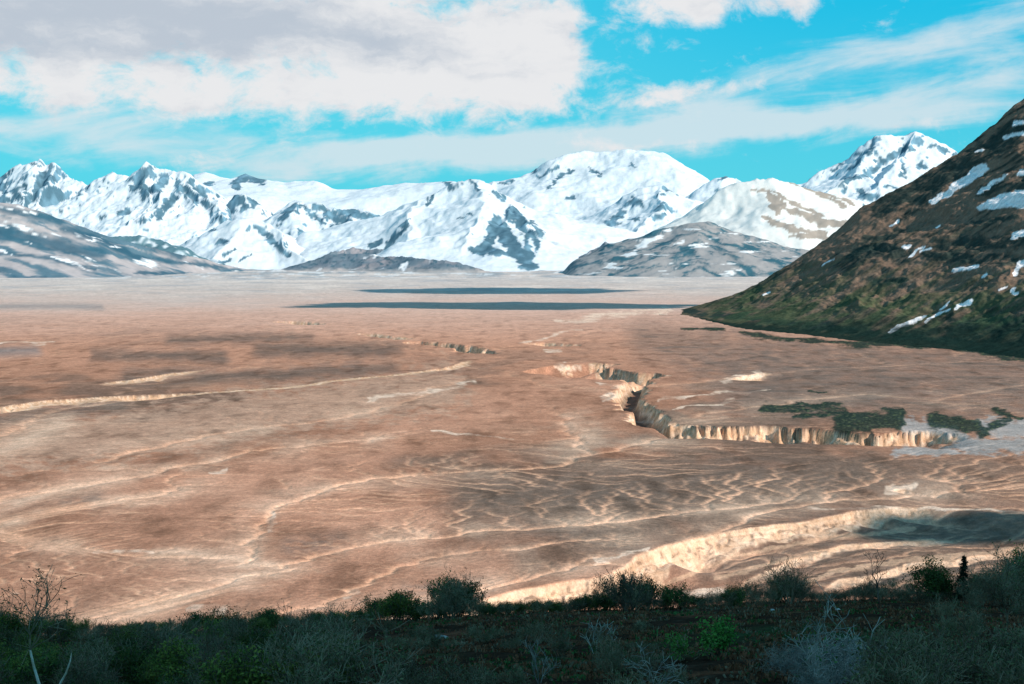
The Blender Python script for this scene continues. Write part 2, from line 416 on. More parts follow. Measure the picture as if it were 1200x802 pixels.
    # pale ash spots; sunlit gorge and gully slopes painted into the colour
    spots = paint(wx, wy, [([(655, 430), (680, 432)], 2.5, 2), ([(700, 448), (722, 452), (740, 457)], 2, 2), ([(708, 467), (735, 463)], 4, 3), ([(735, 480), (760, 486)], 3, 2.2), ([(738, 492), (765, 496)], 2.2, 2),
                             ([(850, 448), (890, 438)], 3.5, 3), ([(770, 470), (850, 462), (905, 458)], 1.0, 1.2), ([(790, 480), (860, 468)], .9, 1.2), ([(640, 412), (655, 413)], 1.5, 1.5),
                             ([(320, 605), (315, 618)], 5, 4), ([(245, 555), (262, 552)], 2, 1.5), ([(505, 508), (600, 514)], 1, 1.2),
                             ([(420, 692), (405, 697)], 3, 2.5), ([(10, 697), (20, 697)], 1.5, 1.2), ([(110, 647), (175, 650)], 2.5, 2), ([(225, 716), (262, 714)], 6, 3),
                             ([(780, 700), (850, 697)], 6, 4), ([(1040, 578), (1072, 573)], 4, 3), ([(1100, 600), (1250, 604)], 1.2, 1.2), ([(950, 596), (1100, 600)], 1.6, 1.4),
                             ([(655, 378), (720, 370), (780, 362)], 3, 3), ([(610, 402), (680, 385)], 1.2, 1.5), ([(0, 404), (60, 402)], 1, 1.2), ([(560, 448), (430, 470)], 2, 3), ([(700, 660), (760, 645)], 2, 3)])
    base = mixc(base, np.array([.80, .58, .44]), spots * (.12 + .75 * sst(-.35, .25, n2 + .6 * fbm(X / 9, Y / 14, 3, 87))))
    bandr = paint(PX, PY, [([(835, 680), (900, 661), (990, 641), (1095, 634)], 2.4, 2.2), ([(945, 684), (985, 668), (1060, 657), (1150, 650), (1230, 640)], 3, 2.4), ([(770, 690), (850, 655), (960, 632), (1070, 620)], 2.6, 2.4)])
    base = mixc(base, np.array([.70, .43, .28]), bandr * .6)
    # bluish grey patches at the right end of the gorge
    blu = paint(wx, wy, [([(1060, 498), (1120, 505), (1130, 520)], 7, 6), ([(1130, 522), (1260, 520)], 11, 8), ([(1050, 528), (1120, 530)], 5, 4), ([(1160, 500), (1250, 500)], 10, 8)])
    base = mixc(base, np.array([.36, .36, .35]), blu * .7)
    # dark green sedge
    gr = paint(wx, wy, [([(893, 478), (960, 478), (985, 482)], 7, 4), ([(925, 489), (985, 486)], 3, 3), ([(985, 497), (1050, 492)], 11, 5), ([(1040, 487), (1060, 484)], 2, 2), ([(1095, 493), (1150, 500)], 8, 4), ([(1150, 508), (1185, 490)], 4, 3),
                          ([(1165, 480), (1200, 490)], 3, 3), ([(950, 458), (970, 457)], 2, 1.5), ([(800, 385), (850, 387)], 1.6, 1.5), ([(870, 392), (1000, 404), (1090, 404)], 3, 3), ([(1120, 404), (1260, 430)], 8, 5)])
    gr = gr * sst(-.45, .25, n2 + .6 * fbm(X / 12, Y / 12, 3, 81) + gr * .5)
    base = mixc(base, np.array([.013, .036, .030]), gr * .93)
    base = mixc(base, np.array([.09, .11, .06]), gr * sst(.1, .4, fbm(PX / 6, PY / 1.6, 4, 99)) * .8)
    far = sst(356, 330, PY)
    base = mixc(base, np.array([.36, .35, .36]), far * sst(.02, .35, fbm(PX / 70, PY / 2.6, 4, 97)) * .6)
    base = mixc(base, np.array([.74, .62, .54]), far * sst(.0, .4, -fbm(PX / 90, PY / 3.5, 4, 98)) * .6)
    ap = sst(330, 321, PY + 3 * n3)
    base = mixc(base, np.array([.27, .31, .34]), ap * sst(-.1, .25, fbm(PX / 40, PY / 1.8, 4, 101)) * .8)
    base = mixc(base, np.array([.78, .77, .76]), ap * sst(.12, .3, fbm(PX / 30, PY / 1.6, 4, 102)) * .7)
    z = z + gr * 1.2 * np.abs(perlin(X / 5, Y / 5, 103))
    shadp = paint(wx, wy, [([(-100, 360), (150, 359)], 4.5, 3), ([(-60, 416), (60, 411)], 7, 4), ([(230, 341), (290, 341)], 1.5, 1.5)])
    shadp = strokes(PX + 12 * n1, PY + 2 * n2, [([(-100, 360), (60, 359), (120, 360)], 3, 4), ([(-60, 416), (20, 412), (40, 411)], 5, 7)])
    base = mixc(base, np.array([.20, .215, .22]), shadp * .6)  # faint cloud shadows at the left painted into the ground colour
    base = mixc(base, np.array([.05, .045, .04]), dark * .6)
    base = base * 1.08
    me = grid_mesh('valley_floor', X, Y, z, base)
    return me
mt_floor = terrain_mat('ash_flat', [(1.1, .20), (.30, .24), (.06, .20), (.012, .12)], bump=.9, bscale=.30, bdist=.9)
tag(link('ground', build_floor(), mt_floor), 'broad brown valley floor of volcanic ash cut by pale rills and gorges', kind='structure')

# ================================================================== MOUNTAINS
mt_snow = terrain_mat('snow_and_rock', [(.004, .07), (.02, .08)], bump=.35, bscale=.012, bdist=14)
mt_hill = terrain_mat('tundra_slope', [(.02, .18), (.08, .2), (.3, .2)], bump=.6, bscale=.06, bdist=5)
SNOW = np.array([.68, .73, .77]); ROCK = np.array([.085, .170, .225])  # rock tinted blue: distance haze put into its colour
def tent(X, Y, ridges, k=22.0):
    """height of a range: slopes falling from a network of crests; each crest (points, slope, concavity length)"""
    H = None
    for pts, sl, cc in ridges:
        P = [at(*p) for p in pts]
        for i in range(len(P) - 1):
            ax, ay, az = P[i]; bx, by, bz = P[i + 1]
            dx, dy = bx - ax, by - ay; l2 = dx * dx + dy * dy + 1e-6
            t = np.clip(((X - ax) * dx + (Y - ay) * dy) / l2, 0, 1)
            d = np.sqrt((X - ax - t * dx) ** 2 + (Y - ay - t * dy) ** 2)
            h = az + (bz - az) * t - sl * cc * (1 - np.exp(-d / cc)) - sl * .38 * d
            if H is None: H = h
            else:
                e = np.clip((h - H) / k, -30, 30)
                H = np.where(e > 0, h, H) + k * .5 * np.exp(-np.abs(e) * 1.4) * np.where(np.abs(e) < 6, 1, 0) * .5
    return H
def mountain(name, label, x0, x1, Y0, Y1, ridges, nx, ny, amp=90, wl=700, rock=[], snow=[], thr=0.79, rockc=ROCK, snowc=SNOW, seed=0,
             soft=.09, warp=.35, base=None, cat=None, mat=None, post=None, rn=.25, aniso=1.0, k=22.0, apron=.32, sidef=.10, msnow=1.0, ampk=.68):
    px = np.linspace(x0, x1, nx); Yr = np.linspace(Y0, Y1, ny)
    X = ((px - 600) / F / cph)[None, :] * Yr[:, None]; Y = np.repeat(Yr[:, None], nx, 1)
    w1 = fbm(X / wl, Y / wl, 4, seed + 1); w2 = fbm(X / wl, Y / wl, 4, seed + 4)
    Xw = X + wl * warp * w1; Yw = Y + wl * warp * w2
    H = tent(Xw, Yw, ridges, k)
    sc = np.clip((H + 20) / 250, 0, 1)
    rg = ridged(Xw / wl * aniso, Yw / wl, 6, seed + 9, .47)
    H = H + amp * ampk * (rg - .62) * sc + amp * .12 * fbm(X / 60, Y / 60, 3, seed + 15) * sc
    fj = np.linspace(0, 1, ny)[:, None]; fi = np.linspace(0, 1, nx)[None, :]
    edge = sst(0, apron, fj) * sst(0, sidef, fi) * sst(0, sidef, 1 - fi)
    H = np.where(H > -15, (H + 15) * edge - 15, H)
    H = np.maximum(H, -40)
    gy, gx = np.gradient(H)
    dxx = np.gradient(X, axis=1); dyy = np.gradient(Y, axis=0)
    zx = gx / dxx; zy = gy / dyy - (zx * (X / Y))
    slope = np.hypot(zx, zy)
    PX, PY = elev(X, Y, H)
    f1 = fbm(X / 90, Y / 90, 4, seed + 21); f2 = fbm(X / 350, Y / 350, 4, seed + 25)
    wx = PX + 7 * f1 + 5 * f2; wy = PY + 5 * fbm(X / 90, Y / 90, 4, seed + 27)
    ex = strokes(wx, wy, rock); sn = strokes(wx, wy, snow); gr = fbm(PX / 5, PY / 4, 4, seed + 35)
    val = slope + rn * f1 + .5 * rn * f2 + .10 * (perlin(X / 30, Y / 30, seed + 31)) - thr
    m = sst(-soft, soft, val)
    m = np.maximum(m * msnow, sst(.3, .6, ex * (1.0 + .5 * f1) + gr * .7 * ex))
    m = m * (1 - sst(.3, .7, sn + .25 * f1))
    col = np.broadcast_to(snowc, X.shape + (3,)).astype(np.float32).copy()
    rc = mixc(np.broadcast_to(rockc, col.shape).astype(np.float32), rockc * 1.7 + .03, sst(-.2, .5, f1 + .5 * f2))
    col = col * (1 - m[..., None]).astype(np.float32) + rc * m[..., None].astype(np.float32)
    if base is not None:
        col = base(X, Y, H, PX, PY, wx, wy, f1, f2, col, m)
    o = link(name, grid_mesh(name, X, Y, H, col), mat or mt_snow)
    tag(o, label, cat, kind='structure')
    return o

mountain('mountain', 'jagged snowy peak with blue-grey rock flanks at the far left of the range', -200, 260, 11500, 15600, [
    ([(-160, 225, 14600), (-60, 212, 14500), (0, 206, 14400), (22, 193, 14400), (40, 187, 14300), (52, 194, 14300), (60, 190, 14300), (75, 200, 14200), (97, 214, 14100), (112, 236, 13600), (135, 262, 13000)], .85, 700),
    ([(40, 188, 14300), (30, 225, 13700), (20, 262, 13100)], .8, 500), ([(60, 190, 14300), (48, 230, 13600)], .8, 500), ([(97, 214, 14100), (150, 240, 13900)], .6, 500)],
    420, 260, amp=130, wl=520, thr=1.40, seed=1, rock=[([(3, 210), (5, 225)], 4, 3), ([(50, 205), (42, 228), (36, 234)], 5, 4), ([(60, 195), (52, 218)], 3, 3), ([(15, 225), (22, 232)], 3, 3)], rn=0.38)
mountain('mountain', 'snowy double peak with dark striped rock below its summit left of centre', 10, 400, 11100, 15000, [
    ([(60, 230, 14200), (97, 215, 14100), (123, 204, 14000), (140, 203, 13900), (160, 198, 13900), (172, 191, 13800), (184, 197, 13800), (198, 198, 13800), (217, 203, 13700), (232, 216, 13500), (246, 234, 13200), (262, 255, 12700)], .75, 600),
    ([(172, 192, 13800), (176, 230, 13200), (165, 262, 12600)], .6, 400), ([(200, 198, 13800), (190, 230, 13100), (180, 256, 12600)], .6, 400), ([(220, 205, 13700), (224, 240, 13000)], .6, 400)],
    400, 240, amp=110, wl=520, thr=1.32, seed=40, rock=[([(172, 200), (162, 215), (172, 226)], 5, 4), ([(152, 219), (160, 222)], 3, 3), ([(195, 208), (186, 222)], 5, 4), ([(204, 232), (185, 252)], 5, 4), ([(220, 215), (240, 230)], 3, 4), ([(208, 216), (232, 238)], 3, 4), ([(140, 250), (150, 247)], 4, 3)], rn=0.34)
mountain('mountain', 'smooth white snow plateau with a dark rock knob rising from it', 190, 600, 13400, 16800, [
    ([(150, 220, 15900), (217, 206, 15800), (242, 203, 15700), (262, 212, 15600), (274, 214, 15500), (290, 204, 15500), (310, 213, 15500), (345, 213, 15500), (372, 213, 15400), (400, 222, 15300), (420, 222, 15200), (445, 217, 15100), (470, 213, 15100), (520, 213, 15000), (540, 220, 14800), (600, 230, 14600)], .22, 2500)],
    400, 160, amp=30, wl=900, thr=1.32, seed=70, rock=[([(276, 214), (288, 207), (305, 213)], 4.5, 3), ([(280, 220), (274, 221)], 3, 2), ([(238, 216), (250, 216)], 2.5, 2), ([(522, 214), (528, 219)], 2, 1.5)], rn=0.08)
mountain('mountain', 'small rock nunatak and rocky snow ridge below the white plateau', 160, 540, 10900, 14300, [
    ([(262, 243, 13300), (275, 231, 13300), (290, 226, 13300), (305, 238, 13300)], .8, 300),
    ([(318, 262, 12900), (335, 243, 12900), (348, 235, 12900), (366, 236, 12900), (385, 243, 12800), (420, 246, 12700), (448, 258, 12600), (462, 280, 12400)], .6, 500),
    ([(348, 236, 12900), (352, 262, 12300)], .5, 400), ([(385, 243, 12800), (395, 275, 12200)], .5, 400)],
    360, 220, amp=80, wl=420, thr=1.22, seed=100, rock=[([(264, 240), (278, 232), (270, 245)], 4, 4), ([(290, 232), (303, 238), (284, 244)], 3, 4), ([(330, 255), (345, 242)], 4, 4), ([(350, 240), (380, 262)], 2.5, 4), ([(370, 240), (390, 255), (395, 270)], 3, 4), ([(352, 270), (358, 276)], 3, 2), ([(400, 246), (448, 258)], 5, 4), ([(400, 256), (420, 275)], 6, 5), ([(385, 252), (400, 262)], 5, 4)], rn=0.30)
mountain('mountain', 'huge broad snow volcano with its summit lost in cloud', 490, 960, 12600, 18600, [
    ([(520, 232, 16000), (560, 222, 16200), (585, 214, 16500), (603, 213, 16500), (623, 201, 16500), (640, 195, 16500), (655, 187, 16500), (675, 180, 16500), (700, 175, 16500), (740, 175, 16500), (765, 179, 16500), (790, 190, 16400), (815, 203, 16300), (830, 213, 16200), (862, 232, 16000), (900, 250, 15800)], .42, 2400),
    ([(680, 180, 16500), (690, 215, 15700), (700, 240, 15000)], .36, 900), ([(640, 196, 16500), (632, 225, 15600)], .4, 700)],
    420, 240, amp=70, wl=900, thr=1.32, seed=130, rock=[([(622, 201), (627, 200)], 2.5, 2), ([(632, 208), (648, 199), (655, 193)], 2.2, 2), ([(642, 220), (655, 208), (668, 200)], 2, 2), ([(664, 233), (672, 231)], 2.5, 2), ([(690, 198), (704, 206)], 2, 2), ([(740, 192), (744, 196)], 1.5, 1.5), ([(586, 215), (600, 213)], 1.8, 1.5)], rn=0.09)
mountain('mountain', 'rounded blue-white shoulder of snow with rock flecks right of the centre peak', 570, 1000, 10800, 15200, [
    ([(650, 290, 13600), (690, 262, 13600), (712, 245, 13600), (735, 228, 13600), (752, 219, 13600), (775, 213, 13600), (788, 219, 13500), (800, 233, 13400), (820, 240, 13300)], .5, 800),
    ([(800, 236, 14000), (818, 222, 14000), (835, 210, 14000), (855, 206, 14000), (866, 210, 14000), (885, 214, 13900), (905, 232, 13800)], .5, 800),
    ([(775, 214, 13600), (770, 245, 12900), (745, 275, 12300)], .5, 500)],
    360, 240, amp=70, wl=480, thr=1.25, seed=160, rock=[([(742, 234), (750, 238)], 3, 2), ([(732, 248), (712, 262)], 3.5, 4), ([(712, 268), (725, 262)], 2.5, 3), ([(736, 240), (748, 236)], 3, 3), ([(782, 220), (796, 225)], 3, 2), ([(770, 246), (778, 240)], 3, 3), ([(845, 210), (852, 208)], 2, 1.5), ([(740, 257), (748, 258)], 2, 2)], rn=0.22)
mountain('mountain', 'sharp far snow peak streaked with dark rock beside the brown hillside', 850, 1380, 11800, 16000, [
    ([(880, 240, 14800), (930, 222, 14600), (948, 211, 14500), (970, 197, 14500), (985, 190, 14500), (1005, 181, 14500), (1020, 166, 14500), (1030, 161, 14500), (1050, 158, 14500), (1068, 155, 14500), (1085, 160, 14500), (1120, 175, 14500), (1160, 197, 14500), (1230, 230, 14500), (1330, 260, 14500)], .7, 1100),
    ([(1030, 162, 14500), (1005, 195, 13900), (975, 222, 13400)], .6, 500), ([(1068, 156, 14500), (1050, 195, 13800), (1010, 235, 13200)], .6, 500)],
    400, 260, amp=90, wl=560, thr=1.40, seed=190, rock=[([(1029, 163), (1022, 172)], 3.5, 2.5), ([(1020, 176), (1008, 188), (995, 201)], 2.2, 2.2), ([(1062, 172), (1045, 184), (1025, 198), (1015, 206)], 3.2, 2.5), ([(1012, 206), (990, 212)], 3, 2.5), ([(1060, 190), (1056, 204)], 2.5, 2.5), ([(1080, 190), (1076, 196), (1086, 196)], 2, 2), ([(1008, 224), (1012, 230)], 4, 3), ([(1040, 218), (1050, 222)], 2.5, 2), ([(985, 193), (975, 200)], 1.5, 1.5)], rn=0.26)
def dome_col(X, Y, H, PX, PY, wx, wy, f1, f2, col, m):
    st = paint(PX + 3 * f1 + 8 * f2, PY + 3 * f1, [([(902, 233), (912, 246)], 6, 3.5), ([(900, 228), (925, 245), (950, 256), (975, 264)], 2.6, 2.4), ([(896, 256), (930, 268), (965, 275)], 3.6, 3), ([(930, 248), (960, 262), (990, 262)], 4.5, 4), ([(882, 222), (905, 226), (940, 243), (960, 252)], 2, 1.8),
                                                           ([(930, 216), (955, 226), (990, 243)], 1.8, 1.6), ([(955, 222), (1000, 240)], 2, 2), ([(925, 276), (985, 280)], 2, 1.6)])
    return mixc(col, np.array([.30, .25, .21]), sst(.2, .6, st) * .9)
mountain('mountain', 'warm white snow dome with brown bare streaks down its right side', 700, 1160, 8900, 12400, [
    ([(700, 340, 10600), (770, 318, 10600), (800, 285, 10700), (820, 258, 10700), (840, 236, 10700), (855, 226, 10700), (872, 214, 10700), (890, 209, 10700), (910, 209, 10700), (930, 213, 10700), (950, 221, 10700), (975, 229, 10700), (1010, 240, 10700), (1050, 256, 10700), (1100, 280, 10700)], .5, 1300)],
    360, 200, amp=28, wl=500, thr=1.45, seed=220, base=dome_col, snowc=np.array([.76, .75, .72]), rn=0.08)
mountain('mountain', 'white snow pyramid ridge in front of the left peaks', 80, 480, 9000, 12400, [
    ([(150, 320, 11000), (200, 290, 11000), (240, 270, 11000), (270, 258, 10900), (292, 252, 10900), (308, 263, 10800), (325, 280, 10600), (345, 297, 10300), (370, 312, 10100)], .5, 900),
    ([(292, 252, 10900), (270, 285, 10400), (240, 315, 9900)], .4, 600)],
    340, 200, amp=55, wl=420, thr=1.25, seed=250, rock=[([(300, 266), (318, 280), (330, 294), (338, 298)], 3.4, 3), ([(255, 284), (265, 282)], 3, 2.5), ([(240, 268), (250, 268)], 2.5, 2), ([(262, 298), (274, 292)], 1.8, 2), ([(280, 306), (292, 298)], 1.2, 1.5), ([(258, 308), (268, 305)], 1.8, 1.6)], rn=0.19)
mountain('mountain', 'white centre peak with a dark bare rock face on its right flank', 310, 800, 8500, 12800, [
    ([(330, 345, 10600), (390, 322, 10600), (430, 302, 10800), (455, 282, 10900), (480, 262, 11000), (495, 240, 11100), (502, 228, 11100), (515, 222, 11100), (532, 214, 11100), (553, 210, 11100), (566, 216, 11100), (580, 225, 11000), (598, 240, 10800), (612, 250, 10600), (632, 270, 10300), (655, 290, 10000), (680, 307, 9800), (720, 322, 9500)], .55, 900),
    ([(553, 211, 11100), (560, 250, 10300), (530, 300, 9500)], .4, 600), ([(598, 240, 10800), (592, 262, 10200), (560, 300, 9600)], .45, 500), ([(500, 229, 11100), (470, 280, 10200)], .42, 600)],
    420, 280, amp=50, wl=480, thr=1.40, seed=280, rock=[
        ([(600, 250), (612, 262), (625, 285), (620, 300)], 8, 3.5), ([(584, 262), (590, 275), (600, 290), (610, 300)], 9, 3.5), ([(578, 264), (572, 285), (565, 294)], 6, 3), ([(560, 292), (600, 298)], 4, 3), ([(556, 296), (552, 292)], 3, 2), ([(606, 305), (628, 312), (612, 312)], 3.5, 3),
        ([(620, 262), (634, 275)], 4, 3), ([(578, 226), (592, 234)], 2.5, 2), ([(552, 214), (560, 222)], 2, 1.5), ([(497, 230), (500, 242), (506, 228)], 1.8, 1.6), ([(526, 216), (530, 222)], 1.8, 1.5), ([(534, 256), (544, 256)], 1, 1), ([(548, 252), (556, 253)], 1, 1), ([(450, 290), (475, 265)], 3.2, 3), ([(470, 268), (480, 258)], 1.6, 2), ([(445, 282), (430, 290)], 3, 3)],
    snow=[([(604, 266), (612, 274)], 1.2, 1), ([(622, 282), (630, 300)], 1.6, 1.4), ([(584, 289), (590, 294)], 1, 1), ([(555, 303), (600, 305)], 2.2, 2), ([(620, 265), (625, 270)], 1.2, 1)], rn=0.11)
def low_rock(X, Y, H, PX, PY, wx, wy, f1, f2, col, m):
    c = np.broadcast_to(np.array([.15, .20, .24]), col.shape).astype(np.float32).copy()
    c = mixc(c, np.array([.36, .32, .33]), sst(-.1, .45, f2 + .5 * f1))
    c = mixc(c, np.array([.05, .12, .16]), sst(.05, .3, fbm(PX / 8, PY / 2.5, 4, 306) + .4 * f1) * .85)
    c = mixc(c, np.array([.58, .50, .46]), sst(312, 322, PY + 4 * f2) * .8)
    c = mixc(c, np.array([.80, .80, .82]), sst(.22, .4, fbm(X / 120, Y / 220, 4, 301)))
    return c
mountain('rocky_hill', 'low grey rocky moraine hills at the foot of the centre peak', 270, 660, 8000, 11200, [
    ([(310, 330, 9400), (335, 319, 9400), (360, 308, 9600), (380, 299, 9700), (400, 297, 9700), (440, 298, 9600), (480, 302, 9300), (520, 305, 9100), (560, 315, 9000), (600, 323, 9000), (640, 332, 9000)], .3, 700),
    ([(362, 308, 9600), (385, 296, 9900), (410, 290, 10100), (440, 291, 10100), (462, 298, 9900)], .4, 600)],
    320, 140, amp=40, wl=260, thr=9, seed=310, base=low_rock)
mountain('rocky_hill', 'grey rock ridge spotted with snow between the centre peak and the dome', 610, 810, 8700, 10900, [
    ([(620, 335, 9500), (650, 320, 9500), (680, 307, 9700), (700, 292, 9900), (708, 284, 9900), (718, 286, 9900), (735, 296, 9800), (760, 308, 9700), (800, 325, 9600)], .5, 500)],
    240, 130, amp=40, wl=200, thr=9, seed=340, base=low_rock)
def streak(dark, light, snowm, seed):
    def fn(X, Y, H, PX, PY, wx, wy, f1, f2, col, m):
        v = PY - .30 * np.abs(PX - 818) + 9 * f2 + 5 * f1; q = fbm(PX / 38, v / 6.0, 5, seed, .6)
        c = mixc(np.broadcast_to(light, col.shape).astype(np.float32), dark, sst(-.12, .3, q + .3 * f1))
        c = mixc(c, np.array([.80, .80, .80]), sst(.16, .3, fbm(PX / 40 + PY / 16, PY / 5, 4, seed + 9) + snowm(PX, PY)))
        return c
    return fn
mountain('hill', 'low blue-grey hill with streaks of old snow right of the centre peak', 640, 1020, 7400, 10000, [
    ([(660, 330, 8800), (680, 318, 8800), (700, 306, 8800), (728, 292, 8800), (755, 279, 8900), (780, 267, 8900), (800, 262, 8900), (822, 260, 8900), (842, 265, 8900), (870, 274, 8900), (900, 284, 8900), (950, 296, 8800), (1020, 312, 8700)], .30, 1200)],
    320, 180, amp=26, wl=420, thr=9, seed=370,
    base=streak(np.array([.045, .13, .17]), np.array([.34, .33, .33]), lambda PX, PY: .5 * strokes(PX, PY, [([(735, 300), (760, 283), (785, 270)], 3, 3), ([(790, 285), (800, 283)], 3, 2)]) - .12, 401))
def left_dark(PX, PY): return .3 * strokes(PX, PY, [([(0, 262), (50, 268), (75, 272)], 4, 3), ([(60, 300), (80, 305)], 2, 2), ([(-20, 240), (40, 248)], 4, 3)]) - .16
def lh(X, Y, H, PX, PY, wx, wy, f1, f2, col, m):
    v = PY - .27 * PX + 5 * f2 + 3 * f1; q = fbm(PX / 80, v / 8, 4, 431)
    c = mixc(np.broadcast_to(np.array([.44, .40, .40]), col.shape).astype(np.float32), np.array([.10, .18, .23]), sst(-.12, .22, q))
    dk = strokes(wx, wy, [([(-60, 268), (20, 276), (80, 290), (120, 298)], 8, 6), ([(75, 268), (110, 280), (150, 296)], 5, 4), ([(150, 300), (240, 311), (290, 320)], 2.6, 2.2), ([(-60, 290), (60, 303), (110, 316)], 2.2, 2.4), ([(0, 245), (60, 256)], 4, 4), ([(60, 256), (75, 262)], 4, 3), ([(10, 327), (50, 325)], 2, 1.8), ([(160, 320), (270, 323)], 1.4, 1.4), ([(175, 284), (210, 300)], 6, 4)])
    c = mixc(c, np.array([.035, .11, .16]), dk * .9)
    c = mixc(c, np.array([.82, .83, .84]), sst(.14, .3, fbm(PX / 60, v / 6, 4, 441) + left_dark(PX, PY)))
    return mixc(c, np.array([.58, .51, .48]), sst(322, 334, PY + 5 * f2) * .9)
mountain('hill', 'long blue-grey hillside with snow streaks sloping down from the left edge', -520, 400, 6300, 10400, [
    ([(-420, 165, 8600), (-200, 195, 8600), (-60, 211, 8500), (0, 223, 8500), (22, 225, 8500), (45, 234, 8500), (70, 250, 8600), (95, 263, 8700), (120, 275, 8800), (180, 291, 9000), (240, 304, 9200), (290, 315, 9400), (340, 325, 9500)], .46, 1600)],
    480, 260, amp=26, wl=480, thr=9, seed=460, base=lh, warp=.2, sidef=.08, apron=.7)
def bl(X, Y, H, PX, PY, wx, wy, f1, f2, col, m):
    c = mixc(np.broadcast_to(np.array([.10, .20, .24]), col.shape).astype(np.float32), np.array([.5, .6, .65]), sst(.1, .35, f2 + .6 * f1))
    return mixc(c, SNOW, sst(.25, .4, fbm(X / 160, Y / 160, 3, 475)))
mountain('rocky_hill', 'low teal rock bench under the snowy peaks behind the left hillside', 90, 290, 8700, 10600, [
    ([(100, 285, 9800), (125, 278, 9800), (160, 276, 9800), (190, 280, 9800), (212, 292, 9700), (225, 305, 9600), (245, 322, 9400)], .4, 600)],
    160, 110, amp=30, wl=260, thr=9, seed=490, base=bl)

